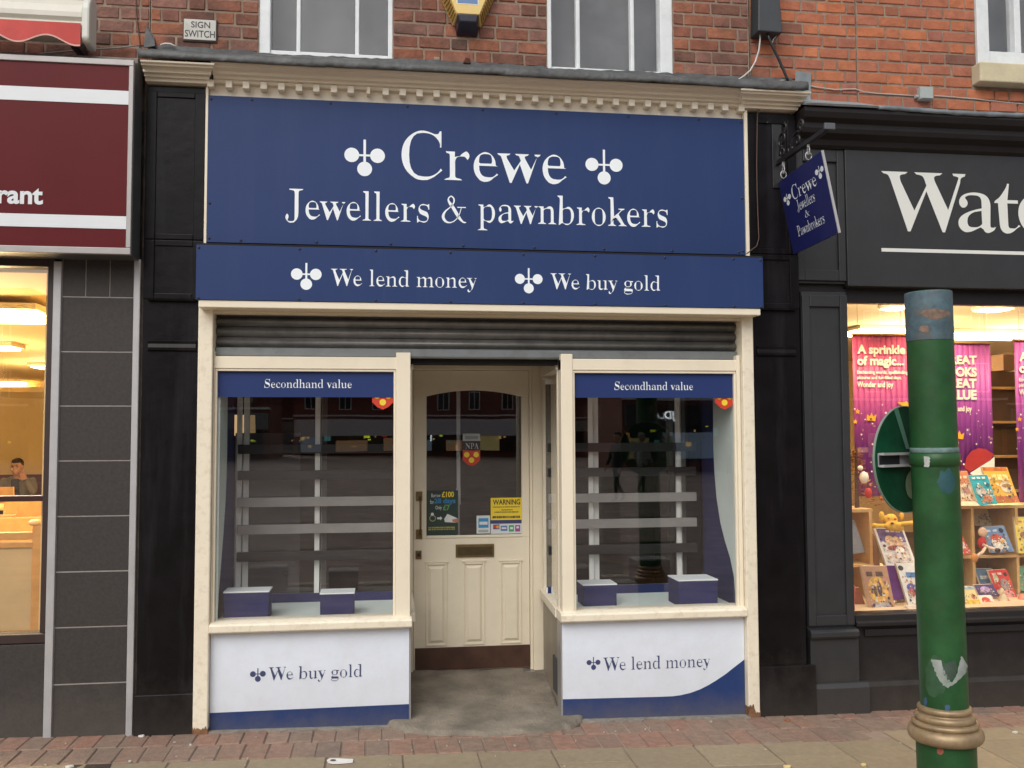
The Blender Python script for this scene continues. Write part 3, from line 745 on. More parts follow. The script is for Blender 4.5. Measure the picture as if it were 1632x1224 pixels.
for k in range(7): sc += [(-.43+.4*k, 2.569), (-.43+.4*k, 2.301)]
sc += [(-.945, 2.565), (2.13, 2.565), (-.945, 2.30), (2.13, 2.30)]
screws(bs_, sc, YB)
# vinyl strips in the windows
for (x0, x1, px0, px1, t, b, lab) in ((-.877, .068, 421.5, 561, (428, 604), (428, 618.3), 'blue Secondhand value strip across the top of the left display window'),
                                      (1.070, 2.026, 979.4, 1104.7, (985, 608), (985, 621.6), 'blue Secondhand value strip across the top of the right display window')):
    s_ = tag(MB().box(x0, x1, .014, .0195, 1.790, 1.929).build('window_strip_sign', mat('blue_window_vinyl', (.018,.037,.14), .5, .05, 2, spec=.25)), lab, 'window sign', 'Secondhand value strips in the display windows')
    text('lettering', 'Secondhand value', WHITEV, s_, W(px0, 610, .0125)[0], W(px1, 610, .0125)[0], W(*b, .0125)[1], W(*t, .0125)[1], .0125, thin=.95)
# panels on the stall risers
def panel(x0, x1, curve, lab):
    p = thing('riser_panel', ((x0+x1)/2, -.004, G(x0)), lab, 'shop sign', 'white panels under the display windows')
    gb = lambda x: G(x)+.006
    MB().prism([(x0, gb(x0)), (x1, gb(x1)), (x1, .5475), (x0, .5475)], -.004, .0035).build('board', WHITEP, p, .0008)
    if not curve: pts = [(x0+.001, gb(x0)), (x1-.001, gb(x1)), (x1-.001, W(645, 1122, 0)[1]), (x0+.001, W(334, 1136, 0)[1])]
    else:
        pts = [(x0+.001, gb(x0)), (x1-.001, gb(x1)), (x1-.001, W(1183, 1051, 0)[1])]
        P = [(1170, 1063), (1156, 1074), (1142, 1083.5), (1128, 1092), (1115, 1098.5), (1100, 1104), (1085, 1107.5), (1072, 1109.3), (1050, 1110.2)]
        pts += [W(a, b, 0) for a, b in P]+[(x0+.001, W(899, 1114, 0)[1])]
    MB().prism(pts, -.0055, -.0042).build('blue_band', BLUER, p)
    return p
pl = panel(-.884, .157, False, 'white panel with straight blue base and We buy gold, left of the doorway')
pr_ = panel(.999, 2.052, True, 'white panel with curved blue base and We lend money, right of the doorway')
facetext('lettering', 'We buy gold', pl, DKBLUE, (427.6, 1075), (577, 1075), (566, 1058.6), (532, 1085.5), -.0057, thin=.95)
facetext('lettering', 'We lend money', pr_, DKBLUE, (961, 1055), (1131.8, 1055), (1046, 1045), (1128, 1068), -.0057, thin=.95)
for par, (lx, ly), (rx, ry), (bx, by), r in ((pl, (403, 1074.4), (418.8, 1073.8), (410.9, 1081.9), 4.3), (pr_, (938.8, 1055.9), (953, 1055.6), (946, 1063.5), 4)):
    Y = -.0057; a = W(lx, ly, Y); b = W(rx, ry, Y); c = W(bx, by, Y); cx, cz = (a[0]+b[0])/2, (a[1]+b[1])/2
    emblem(par, DKBLUE, cx, cz, r*.00348, Y, sx=(b[0]-a[0])/2, drop=cz-c[1], stem=.030)
# projecting sign --------------------------------------------------------
ps = thing('projecting_sign', (2.30, -.04, 3.17), 'square blue hanging sign on a black scrolled bracket, reading Crewe Jewellers & Pawnbrokers', 'hanging sign')
TLc, TRc, BLc = Vector((2.300, -.035, 3.052)), Vector((2.300, -.572, 3.074)), Vector((2.382, -.035, 2.626))
BRc = Vector((2.384, -.575, 2.636))
hn = (TRc-TLc).cross(BLc-TLc).normalized();  hn = hn if hn.x > 0 else -hn
def onp(u, v, d=0):   # u left to right, v bottom to top, 0..1
    a = TLc.lerp(TRc, u); b = BLc.lerp(BRc, u); return tuple(b.lerp(a, v)-hn*d)
SB = mat('deep_blue_sign', (.014,.018,.115), .35, .05)
MB().hexa([onp(0, 0), onp(1, 0), onp(1, 1), onp(0, 1)], [onp(0, 0, -.012), onp(1, 0, -.012), onp(1, 1, -.012), onp(0, 1, -.012)]).build('board', SB, ps, .001)
MB().hexa([onp(1.001, 0, .001), onp(1.012, 0, .001), onp(1.012, 1, .001), onp(1.001, 1, .001)], [onp(1.001, 0, -.013), onp(1.012, 0, -.013), onp(1.012, 1, -.013), onp(1.001, 1, -.013)]).build('edge_trim', ALUT, ps)
fr = lambda x, z, d=0: onp(x, z, .0015)
text('lettering', 'Crewe', WHITEV, ps, .245, .80, .655, .845, 0, frame=fr, thin=.95)
text('lettering', 'Jewellers', WHITEV, ps, .30, .70, .475, .635, 0, frame=fr, thin=.95)
text('lettering', '&', WHITEV, ps, .43, .53, .365, .455, 0, frame=fr)
text('lettering', 'Pawnbrokers', WHITEV, ps, .20, .80, .185, .325, 0, frame=fr, thin=.95)
for u, v in ((.125, .735), (.895, .80)):
    emblem(ps, WHITEV, u, v, .034, 0, frame=fr, sx=.055, drop=.065, stem=.06)
IRON = mat('black_iron', (.014,.014,.016), .4, .2, 20, bump=.3, bscale=60, coat=.2)
barx = 2.30
MB().box(barx-.012, barx+.012, -.665, -.0185, 3.155, 3.180).build('bracket_bar', IRON, ps, .002)
box('end_boss', mat('worn_iron', (.09,.10,.11), .45, .2), ps, barx-.030, barx+.030, -.680, -.6655, 3.155, 3.190, .004)
MB().box(barx-.03, barx+.03, -.0255, -.0185, 3.02, 3.40).build('wall_plate', IRON, ps, .002)
def spiral(cy, cz, r0, r1, a0, turns, n=26): return [(barx, cy+(r0+(r1-r0)*i/n)*math.cos(a0+turns*2*math.pi*i/n), cz+(r0+(r1-r0)*i/n)*math.sin(a0+turns*2*math.pi*i/n)) for i in range(n+1)]
for (cy, cz, r0, r1, a0, tn) in ((-.10, 3.285, .055, .012, -1.6, 1.35), (-.10, 3.215, .035, .010, 1.5, -1.2), (-.20, 3.205, .03, .008, 3.2, 1.3), (-.345, 3.285, .036, .010, 0, 1.3), (-.30, 3.215, .028, .008, 1.0, 1.2)):
    MB().tube(spiral(cy, cz, r0, r1, a0, tn), [.008-.003*i/26 for i in range(27)], 7).build('scroll', IRON, ps, 0, True)
MB().tube([(barx, -.225, 3.20), (barx, -.225, 3.24), (barx, -.25, 3.262), (barx, -.30, 3.268), (barx, -.34, 3.255), (barx, -.365, 3.275)], .007, 7).build('scroll_arm', IRON, ps, 0, True)
MB().tube([(barx, -.06, 3.20), (barx, -.07, 3.26), (barx, -.12, 3.31), (barx, -.155, 3.345), (barx, -.14, 3.37), (barx, -.12, 3.355)], .007, 7).build('scroll_arm', IRON, ps, 0, True)
for u in (.13, .73):
    c = Vector(onp(u, 1)); 
    for dz, ax in ((.030, 0), (.058, 1)):
        pts = [(c.x+(.017*math.cos(t) if ax == 0 else 0), c.y+(0 if ax == 0 else .014*math.cos(t)), c.z+dz-.008+.022*math.sin(t)) for t in [i*2*math.pi/14 for i in range(15)]]
        MB().tube(pts, .0035, 6).build('ring', ALUT, ps, 0, True)
    box('eye_bolt', ALUT, ps, barx-.006, barx+.006, c.y-.006, c.y+.006, c.z+.07, 3.1545, .001)
# wire down the right pilaster
WIRE = mat('brown_wire', (.10,.055,.04), .6, .1)
tag(MB().tube([P3(x, y, -.0445) for x, y in ((1240, 167), (1222, 167), (1211, 171), (1207, 182), (1206.5, 220), (1206, 262), (1206.5, 300), (1208, 345), (1209.5, 380), (1206, 392), (1197, 399), (1190, 404))], .0032, 6).build('wire', WIRE, None, 0, True), 'thin brown wire running down the black pilaster right of the blue fascia', 'wire')

# ================================================================== WHAT STANDS IN THE DISPLAY WINDOWS
def slider(x0, x1, lab, mids):
    """white framed sliding glass screen at the back of a display"""
    Y = .62; t = thing('sliding_screen', ((x0+x1)/2, Y, .60), lab, 'display screen', 'white framed sliding screens behind the displays')
    zt = 1.93; zb = .60
    f = MB().box(x0, x1, Y, Y+.05, zb, zb+.035).box(x0, x1, Y, Y+.05, zt-.03, zt); f.build('track', FRAMEW, t, .002)
    for k, m_ in enumerate(mids):
        box('sliding_stile', FRAMEW, t, m_-.034, m_-.004, Y+.002, Y+.022, zb+.036, zt-.031, .002)
        box('sliding_stile', FRAMEW, t, m_+.002, m_+.036, Y+.026, Y+.046, zb+.036, zt-.031, .002)
    e = [x0]+list(mids)+[x1]
    for k in range(len(e)-1):
        box('pane', glass('screen_glass', tint=(.55,.55,.55), ior=1.5, gain=1.2), t, e[k]+.005, e[k+1]-.005, Y+.010+.02*(k % 2), Y+.013+.02*(k % 2), zb+.03, zt-.03, 0)
    # translucent smoked shelves edges seen across the window
    return t
slider(-.86, .15, 'white framed sliding glass screen behind the left display window', (-.82, -.36, .12))
slider(1.02, 2.03, 'white framed sliding glass screen behind the right display window', (1.33, 1.90))
SHM = mat('smoked_shelf', (.05,.045,.045), .25, .1)
for tagx, x0, x1, rows in (('left', -.84, .14, ((1.500, 0), (1.345, 0), (1.185, 1), (1.025, 1), (.865, 0))), ('right', 1.03, 1.98, ((1.500, 0), (1.345, 0), (1.185, 1), (1.025, 1), (.865, 0)))):
    for i, (z, pale) in enumerate(rows):
        nm = ('top', 'second', 'third', 'fourth', 'lowest')[i]
        o = MB().box(x0, x1, .565, .600, z-.025, z+.030).build('display_rail', mat('grey_rail', (.26,.25,.24), .5, .12, 6) if pale else mat('dark_rail', (.008,.008,.008), .5, .2, 5), None, .002)
        tag(o, f'{"grey" if pale else "dark"} horizontal display rail, {nm} of five behind the {tagx} display window', 'display rail', 'rails across the display windows')
def display_floor(x0, x1, lab):
    t = tag(MB().box(x0, x1, .04, .66, .572, .588).build('display_floor', BLIND), kind='structure')
    box('skirting', NAVY, t, x0, x1, .612, .6195, .5885, .64, .001)
display_floor(-.872, .12, ''); display_floor(1.03, 2.04, '')
def display_box(px0, px1, ptop, pbot, Y, dpt, lab):
    x0, z0 = W(px0, pbot, Y); x1 = W(px1, pbot, Y)[0]; z1 = W(px0, ptop, Y)[1]
    z0 = .5885
    t = thing('display_plinth', ((x0+x1)/2, Y, z0), lab, 'display block', 'navy display blocks in the windows')
    box('block', NAVY, t, x0, x1, Y, Y+dpt, z0, z1-.006, .002); box('top_board', mat('pale_top', (.80,.86,.88), .6, .05), t, x0-.003, x1+.003, Y-.003, Y+dpt, z1-.0055, z1+.002, .001)
display_box(356, 428, 944, 985, .10, .15, 'larger navy block with a pale top in the left display window')
display_box(510, 564, 946, 979, .12, .15, 'smaller navy block with a pale top in the left display window')
display_box(930, 983, 932, 964, .20, .17, 'smaller navy block with a pale top in the right display window')
display_box(1082, 1144, 925, 962, .10, .20, 'larger navy block with a pale top in the right display window')
gp_ = tag(MB().box(W(374, 800, .69)[0], W(478, 800, .69)[0], .69, .70, .62, 1.60).build('backing_panel', mat('pale_grey_panel', (.75,.77,.83), .5, .2, 3, dirt=.5, dirtcol=(.35,.37,.42), dscale=1.5)), 'pale grey panel with a small heart outline behind the left display window', 'panel')
P = []
for i in range(25):
    t = 2*math.pi*i/24; P.append((.00125*16*math.sin(t)**3, .00125*(13*math.cos(t)-5*math.cos(2*t)-2*math.cos(3*t)-math.cos(4*t))))
hc = W(456, 914, .688); MB().tube([(hc[0]+a, .688, hc[1]+b_) for a, b_ in P], .0012, 5).build('heart_outline', INK, gp_)
wlamp = thing('wall_light', P3(384, 678, 1.9), 'glowing cream wall light shade seen through the top left of the left display window', 'wall light')
c = Vector(P3(384, 678, 1.9)); MB().lathe([(.105, -.075), (.10, .075)], tuple(c), 24).build('lamp_shade', glow('lamp_shade_glow', (1.0, .66, .30), .55), wlamp, 0, True); MB().tube([c+Vector((0, .0, -.20)), c+Vector((0, .0, .08))], .012, 8).build('stem', BRASS, wlamp)
# side panels with their curved edge, navy lining behind
def side_panel(X, sgn, pts, lab):
    """pts: (y, z) outline of the pale panel's inner edge from top to bottom"""
    n = len(pts); b = MB()
    poly = [(.03, 1.94)]+pts+[(.03, .589)]
    k = len(poly)
    b.add([(X, y, z) for y, z in poly]+[(X-sgn*.012, y, z) for y, z in poly], [tuple(range(k)), tuple(range(2*k-1, k-1, -1))]+[(i, (i+1) % k, (i+1) % k+k, i+k) for i in range(k)])
    t = tag(b.build('side_panel', BLIND), lab, 'display side panel', 'pale curved panels at the window sides')
    box('navy_lining', NAVY, t, X+sgn*.001, X+sgn*.012, .03, .62, .589, 1.94, 0)
side_panel(-.868, -1, [(.27, 1.94), (.28, 1.5), (.27, 1.35), (.24, 1.2), (.19, 1.05), (.13, .9), (.075, .78), (.04, .66)], 'pale panel with a curved edge at the left end of the left display window')
side_panel(2.036, 1, [(.36, 1.94), (.37, 1.5), (.36, 1.36), (.33, 1.2), (.27, 1.05), (.20, .95), (.12, .86), (.065, .76), (.045, .64)], 'pale panel with a curved edge at the right end of the right display window')
# red shields with gold balls stuck inside the panes
def shield(parent, cx, zt, w_, h, Y, tb=True, name='shield'):
    pts = [(cx-w_/2, zt), (cx+w_/2, zt), (cx+w_/2, zt-h*.62), (cx+w_/4, zt-h*.88), (cx, zt-h), (cx-w_/4, zt-h*.88), (cx-w_/2, zt-h*.62)]
    s_ = MB().prism(pts, Y-.001, Y).build(name, RED, parent)
    r = w_*.155
    for dx, dz in ((-.27, -.27), (.27, -.27), (0, -.62)):
        c = (cx+dx*w_, zt+dz*h); MB().prism([(c[0]+r*math.cos(a*math.pi/8), c[1]+r*math.sin(a*math.pi/8)) for a in range(16)], Y-.0016, Y-.0011).build('gold_ball', YEL, s_)
    return s_
for (px, lab) in ((610, 'red shield sticker with yellow balls in the left display window corner'), (1155, 'red shield sticker with yellow balls in the right display window corner')):
    c = W(px, 640, .017); s_ = shield(None, c[0], 1.828, .115, .105, .0205); tag(s_, lab, 'sticker', 'red shield stickers in the display windows')
# door stickers -----------------------------------------------------------
YS = YD+.018
def stick(name, a, b, ma, lab, cat='sticker', Y=YS):
    (x0, z1), (x1, z0) = W(*a, Y), W(*b, Y)
    o = MB().box(x0, x1, Y-.001, Y, z0, z1).build(name, ma); tag(o, lab, cat); return o, x0, x1, z0, z1
def pbox(par, nm, ma, a, b, Y, d=.0008):
    (x0, z1), (x1, z0) = W(*a, Y), W(*b, Y); return MB().box(x0, x1, Y-d, Y, z0, z1).build(nm, ma, par)
npa, *q = stick('npa_card', (737, 703), (765.5, 717), mat('smoky_film', (.03,.03,.032), .4, .1), 'NPA lettering above a red shield with three gold balls on the door glass')
facetext('lettering', 'NPA', npa, mat('silver_ink', (.45,.45,.45), .5, .05), (742, 710), (763, 710), (750, 706), (750, 715.5), YS-.0015)
c0 = W(751.3, 718, YS); shield(npa, c0[0], c0[1], .113, .100, YS)
card, *q = stick('notice_card', (737.5, 691), (765, 703.5), mat('pale_card', (.36,.38,.38), .6, .05), 'small pale grey card above the NPA letters on the door glass')
pbox(card, 'print', mat('grey_print', (.22,.24,.25), .6, .05), (741, 695), (762, 700), YS-.0012)
wn_, x0, x1, z0, z1 = stick('warning_notice', (782, 793.5), (831.5, 828), YEL, 'yellow WARNING notice in the lower right of the door glass')
facetext('lettering', 'WARNING', wn_, INK, (785.5, 800), (829, 800), (800, 796), (800, 804.5), YS-.0015, serif=False, offset=.02)
pm_ = MB()
for yy, h, l, r_ in ((807.5, .8, 786, 829), (812, 1.3, 799, 817), (815.4, 1.3, 788, 827), (822.5, 3.0, 785, 829)):
    (xa, za), (xb, zb) = W(l, yy, YS-.0015), W(r_, yy+h, YS-.0015); n = 14
    for i in range(n):
        a = xa+(xb-xa)*i/n; pm_.box(a, a+(xb-xa)/n*random.uniform(.6, .98), YS-.0018, YS-.0013, zb, za)
tag(pm_.build('small_print', mat('dull_ink', (.12,.10,.03), .5, .05), wn_), kind='stuff')
cs_, *q = stick('payment_cards_sticker', (782, 828.8), (831.5, 850), mat('white_sticker', (.62,.66,.66), .5, .03), 'white sticker with a navy strip and four payment logos on the door glass')
pbox(cs_, 'navy_strip', DKBLUE, (782, 829), (831.5, 834), YS-.0012)
YQ = YS-.0012
def disc(par, nm, ma, px, py, r, Y, sx=1):
    c = W(px, py, Y); return MB().prism([(c[0]+sx*r*math.cos(a*math.pi/8), c[1]+r*math.sin(a*math.pi/8)) for a in range(16)], Y-.0006, Y).build(nm, ma, par)
pbox(cs_, 'logo_field', mat('navy_logo', (.05,.08,.25), .5), (786, 836), (796, 843.5), YQ)
disc(cs_, 'logo_disc', RED, 789.2, 839.8, .0105, YQ-.0009); disc(cs_, 'logo_disc', mat('orange_print', (.75,.30,.03), .5), 793, 839.8, .0105, YQ-.0016)
pbox(cs_, 'logo_field', mat('blue_logo', (.10,.18,.42), .5), (798, 838), (808.5, 846), YQ); 
pbox(cs_, 'logo_bar', mat('white_logo', (.7,.7,.72), .5), (799.5, 840.5), (807, 843), YQ-.0009)
pbox(cs_, 'logo_field', mat('green_logo', (.05,.35,.14), .5), (811, 837), (819, 847), YQ); pbox(cs_, 'logo_bar', _m['white_logo'], (813, 840), (817.5, 843.5), YQ-.0009)
pbox(cs_, 'logo_field', mat('plum_logo', (.32,.07,.28), .5), (821, 837), (829, 847), YQ); pbox(cs_, 'logo_bar', _m['white_logo'], (823, 839), (827, 842), YQ-.0009)
bc, *q = stick('blue_card_sticker', (759.5, 821.8), (781, 850), _m['white_sticker'], 'white sticker with a blue square beside the WARNING notice')
pbox(bc, 'blue_square', mat('sky_blue_print', (.045,.25,.50), .5), (762.5, 826), (778.5, 841), YQ)
pbox(bc, 'white_bar', _m['white_logo'], (764, 831.5), (777, 836), YQ-.0009); pbox(bc, 'white_strip', _m['pale_card'], (762.5, 844.5), (778, 848), YQ)
po, *q = stick('cash_poster', (680, 782), (730, 852), mat('dark_green_print', (.020,.042,.034), .45, .1), 'dark green poster with a yellow price and a ring, lower left of the door glass', 'poster')
YP = YS-.0014
WH = mat('white_print', (.66,.68,.68), .5); LG = mat('leaf_green_print', (.10,.30,.08), .5); LB = mat('bright_blue_print', (.03,.20,.42), .5)
facetext('lettering', '£100', po, YEL, (704, 788), (723.5, 788), (712, 783.5), (712, 792.5), YP, serif=False, offset=.03)
facetext('small_print', 'Borrow', po, WH, (687.5, 788), (702, 790), (694, 786.5), (694, 792.5), YP, serif=False)
facetext('small_print', 'for', po, WH, (685.5, 800), (691.5, 800), (694, 796.5), (694, 803), YP, serif=False)
facetext('lettering', '28 days', po, LB, (692, 798), (726, 798), (712, 794), (712, 804.5), YP, serif=False, offset=.03)
facetext('small_print', 'Only', po, WH, (694, 808), (704, 808), (700, 806), (700, 813.5), YP, serif=False)
facetext('lettering', '£7', po, LG, (706, 808), (717, 808), (711, 804.5), (711, 813.5), YP, serif=False, offset=.03)
c = W(689.5, 826, YP); rg = MB()
for i in range(16):
    a0, a1 = i*math.pi/8, (i+1)*math.pi/8
    rg.add([(c[0]+r_*math.cos(a), YP, c[1]+r_*math.sin(a)) for r_, a in ((.021, a0), (.021, a1), (.016, a1), (.016, a0))], [(0, 1, 2, 3)])
rg.build('ring_picture', mat('olive_print', (.35,.34,.14), .5), po)
disc(po, 'ring_stone', WH, 689, 819.5, .010, YP-.0006)
c = W(700.5, 826, YP); MB().prism([(c[0]-.015, c[1]-.006), (c[0]+.004, c[1]-.006), (c[0]+.004, c[1]-.013), (c[0]+.018, c[1]), (c[0]+.004, c[1]+.013), (c[0]+.004, c[1]+.006), (c[0]-.015, c[1]+.006)], YP-.0005, YP).build('arrow', WH, po)
MB().prism([W(708, 827, YP), W(713, 819, YP), W(729, 826, YP), W(726, 833, YP), W(709, 832, YP)], YP-.0005, YP).build('banknotes_picture', WH, po)
MB().prism([W(720, 828, YP), W(730, 826, YP), W(730, 833, YP), W(722, 832, YP)], YP-.001, YP-.0006).build('hand_picture', mat('skin_print', (.45,.20,.12), .5), po)
pb_ = MB()
for yy in (840, 843):
    (xa, za), (xb, zb) = W(683, yy, YP), W(726, yy+1.3, YP)
    for i in range(16): a = xa+(xb-xa)*i/16; pb_.box(a, a+(xb-xa)/16*random.uniform(.5, .95), YP-.0005, YP, zb, za)
tag(pb_.build('small_print', mat('mustard_print', (.40,.34,.06), .5), po), kind='stuff')
# inner door edge seen through the glass
ie = MB(); ie.box(*[W(727.5, 700, .98)[0], W(733.5, 700, .98)[0]], .97, 1.0, 1.22, 1.95)
ie.box(W(728.5, 800, .98)[0], W(732.5, 800, .98)[0], .972, .998, .90, 1.2195)
ie.box(W(726.5, 800, .98)[0], W(733.8, 800, .98)[0], .962, .9695, 1.13, 1.235)
tag(ie.build('inner_door_edge', mat('grey_white_door_edge', (.42,.43,.43), .5, .05), None, .002), 'pale upright edge of the open inner door behind the door glass', 'inner door')

# ================================================================== ON THE UPPER WALL
al = thing('alarm_box', (.45, .05, 3.75), 'yellow six-sided alarm box with a dark strobe base on the brick wall', 'alarm box')
def pp(q, Y): return (W(q[0], q[1], Y)[0], Y, W(q[0], q[1], Y)[1])
zc = W(746, 22, -.045)[1]; xcA = (W(728.6, 21, -.045)[0]+W(763.7, 23, -.045)[0])/2
hwB, hwM = .063, .185; zm = zc+.19; zt_ = zm+.19
front = [(xcA-hwB, zc), (xcA+hwB, zc), (xcA+hwM*.76, zm), (xcA+hwB, zt_), (xcA-hwB, zt_), (xcA-hwM*.76, zm)]
back = [(xcA-hwB*1.30, zc-.035), (xcA+hwB*1.30, zc-.035), (xcA+hwM*.98, zm), (xcA+hwB*1.3, zt_+.035), (xcA-hwB*1.3, zt_+.035), (xcA-hwM*.98, zm)]
YA = mat('alarm_yellow', (.74,.55,.20), .5, .04)
b = MB(); b.add([(x, -.045, z) for x, z in front]+[(x, .045, z) for x, z in back], [tuple(range(6)), tuple(range(11, 5, -1))]+[(i, i+6, (i+1) % 6+6, (i+1) % 6) for i in range(6)])
b.build('case', YA, al, .003)
for sgn in (-1, 1):
    for k in range(9):
        t = (k+.8)/10.5; f0 = Vector((xcA+sgn*hwB, -.045, zc)).lerp(Vector((xcA+sgn*hwM*.76, -.045, zm)), t); b0 = Vector((xcA+sgn*hwB*1.3, .04, zc-.035)).lerp(Vector((xcA+sgn*hwM*.98, .04, zm)), t)
        d = Vector((sgn*.004, -.001, -.004)); u = Vector((sgn*.3, 0, .95))*.0045
        f1 = f0.lerp(b0, .12); b1 = f0.lerp(b0, .9)
        MB().hexa([f1-u, b1-u, b1+u, f1+u], [f1-u+d, b1-u+d, b1+u+d, f1+u+d]).build('louvre', mat('alarm_amber', (.36,.22,.05), .6, .05), al)
b = MB(); x0, x1 = xcA-.060, xcA+.060
b.hexa([(x0, -.046, zc-.001), (x1, -.046, zc-.001), (x1+.012, .048, zc-.036), (x0-.012, .048, zc-.036)], [(x0+.012, -.042, zc-.045), (x1-.012, -.042, zc-.045), (x1, .048, zc-.095), (x0, .048, zc-.095)]).build('strobe_lens', mat('dark_strobe', (.014,.013,.03), .25, .1, coat=.4), al, .006)
x, z = W(728.5, 4.5, -.047); x2 = W(762, 5.5, -.047)[0]
box('label', mat('alarm_blue_label', (.12,.22,.42), .5), al, x+.002, x2-.002, -.0472, -.046, z, z+.15, 0)
box('label_border', WHITEV, al, x-.002, x2+.002, -.0462, -.0452, z-.004, z+.154, 0)
sg = thing('switch_plate', (-1.0, .05, 3.76), 'small white enamel plate reading SIGN SWITCH on the brick wall', 'sign plate')
YW = .034
(xa, za), (xb, zb) = W(293, 29.5, YW), W(344, 65, YW)
box('plate', mat('grey_enamel', (.50,.50,.46), .4, .06, 12, dirt=.45, dirtcol=(.12,.10,.08), dscale=14), sg, xa, xb, YW, .05, zb, za, .003)
box('rusty_rim', mat('rust_rim', (.07,.045,.035), .8, .2), sg, xa-.006, xb+.006, YW+.006, .051, zb-.008, za+.004, .002)
facetext('lettering', 'SIGN', sg, INK, (304.5, 40), (335, 40), (320, 34.5), (320, 44.5), YW-.0012, serif=False, offset=.012)
facetext('lettering', 'SWITCH', sg, INK, (294.5, 53), (342.5, 53), (320, 48.5), (320, 59.5), YW-.0012, serif=False, offset=.012)
# left end lead upstand and white cable
tag(MB().hexa([P3(229, 76, .0), P3(247, 73, .0), P3(246, 62, .035), P3(232, 44, .05)], [P3(229, 77, .02), P3(248, 74, .02), P3(247, 61, .045), P3(233, 41, .056)]).build('lead_upstand', LEAD, None, .001), 'folded piece of lead flashing where the two left walls meet', 'flashing')
CABW = mat('white_cable', (.55,.55,.52), .5, .1)
tag(MB().tube([P3(x, y, .03) for x, y in ((-40, 92), (60, 86), (130, 80), (190, 76), (222, 72))], .0042, 6).build('cable', mat('grey_cable', (.30,.28,.26), .6), None, 0, True), 'thin pale cable strung along the ledge above the maroon sign', 'cable')
tag(MB().tube([P3(x, y, .02) for x, y in ((256, 72), (263, 69.5), (271, 70), (281, 74.5))], .0055, 6).build('cable', CABW, None, 0, True), 'short loop of white cable on the lead capping below the SIGN SWITCH plate', 'cable')
tag(MB().tube([P3(x, y, .052) for x, y in ((216, -5), (217, 20), (220, 45), (223, 72), (221, 90))], .003, 6).build('wire', WIRE, None, 0, True), 'thin brown wire down the brown brick wall beside the awning', 'wire')
# cable housing
hz0 = W(1226, 51, -.02)[1]
ch = MB().hexa([(W(1207.5, 51, -.02)[0], -.03, hz0), (W(1246, 53, -.02)[0], -.03, hz0-.004), (W(1246, 53, -.02)[0], .10, hz0-.004), (W(1207.5, 51, -.02)[0], .10, hz0)],
               [(W(1209, 0, -.02)[0], -.03, hz0+.42), (W(1239, 0, -.02)[0], -.03, hz0+.42), (W(1239, 0, -.02)[0], .10, hz0+.42), (W(1209, 0, -.02)[0], .10, hz0+.42)]).build('cable_housing', mat('slate_housing', (.045,.052,.06), .5, .1, 10), None, .006)
tag(ch, 'dark grey cable housing at the joint between the two brick walls', 'cable housing')
def cable(pts, Y, r, m_, lab, nm='cable'): return tag(MB().tube([P3(x, y, Y) for x, y in pts], r, 7).build(nm, m_, None, 0, True), lab, 'cable')
cable(((1211, 50), (1211.5, 62), (1209.5, 80), (1204, 98), (1196, 112), (1186, 121), (1177, 127)), .02, .0052, CABW, 'white cable curving from the dark housing down to the cornice')
cable(((1222, 50), (1226, 62), (1232, 76), (1240, 92), (1247, 108), (1254, 124), (1256, 129)), .0, .0085, IRON, 'black cable dropping from the dark housing to the end of the cornice')
cable(((1239, 56), (1233, 62), (1230, 70), (1234, 82), (1243, 97), (1250, 115), (1255, 127), (1246, 128), (1236, 130)), .02, .0035, CABW, 'thin white cable twisted beside the black cable')
cable(((1282, 134), (1300, 139), (1330, 143), (1363, 142), (1378, 147), (1396, 149), (1430, 151), (1465, 153.5)), .078, .0045, mat('dirty_white_cable', (.42,.38,.34), .6), 'pale cable clipped along the orange brick wall left of the junction box')
cable(((1489, 152.5), (1520, 155), (1555, 158), (1600, 163), (1660, 169)), .078, .0045, _m['dirty_white_cable'], 'pale cable clipped along the orange brick wall right of the junction box')
(xa, za), (xb, zb) = W(1467.5, 137, .03), W(1488.5, 158, .03)
jb = thing('junction_box', ((xa+xb)/2, .08, zb), 'small pale grey junction box on the orange brick wall', 'junction box')
box('case', mat('grey_plastic', (.36,.40,.39), .5, .05), jb, xa, xb, .035, .08, zb, za, .006); box('lid', _m['grey_plastic'], jb, xa+.003, xb-.003, .028, .0345, zb+.003, za-.003, .004)
MB().lathe([(.011, 0), (.011, .02)], (xa-.002, .06, zb+.022), 10, (-1, 0, 0)).build('gland', _m['grey_plastic'], jb)
# lead flashings at the right
f1 = MB(); f1.hexa([P3(1268, 113, .03), P3(1293, 116, .072), P3(1292, 160, .072), P3(1266, 152, .03)], [P3(1268, 113, .04), P3(1293, 116, .079), P3(1292, 160, .079), P3(1266, 152, .04)])
tag(f1.build('lead_flashing', LEADL, None, .002), 'upright lead flashing at the right end of the cream cornice', 'flashing')

# ================================================================== LEFT: RESTAURANT FRONT
rs = thing('restaurant_shopfront', (-1.7, 0, 0), 'restaurant front with dark grey tiles between pale metal strips beside a warm lit window', 'shopfront')
box('grout_bed', GROUT, rs, -1.662, -1.300, -.0108, .12, G(-1.5)-.02, 2.56, 0)
ys = [474, 561, 647, 734, 822, 910, 998, 1088]
zs = [2.56]+[W(150, y, 0)[1] for y in ys]+[G(-1.5)-.02]
for i in range(len(zs)-1):
    if i == 0:
        xs = [-1.660, -1.5437, -1.4225, -1.302]
        for k in range(3): box('tile', TILE, rs, xs[k]+.0022, xs[k+1]-.0022, -.0135, -.0111, zs[1]+.003, zs[0], .0012)
    else: box('tile', TILE, rs, -1.659, -1.303, -.0135+random.uniform(-.0006, .0006), -.0111, zs[i+1]+.0032, zs[i]-.0032, .0012)
box('metal_strip', ALUT, rs, -1.702, -1.6615, -.026, .10, G(-1.7)-.02, 2.50, .004)
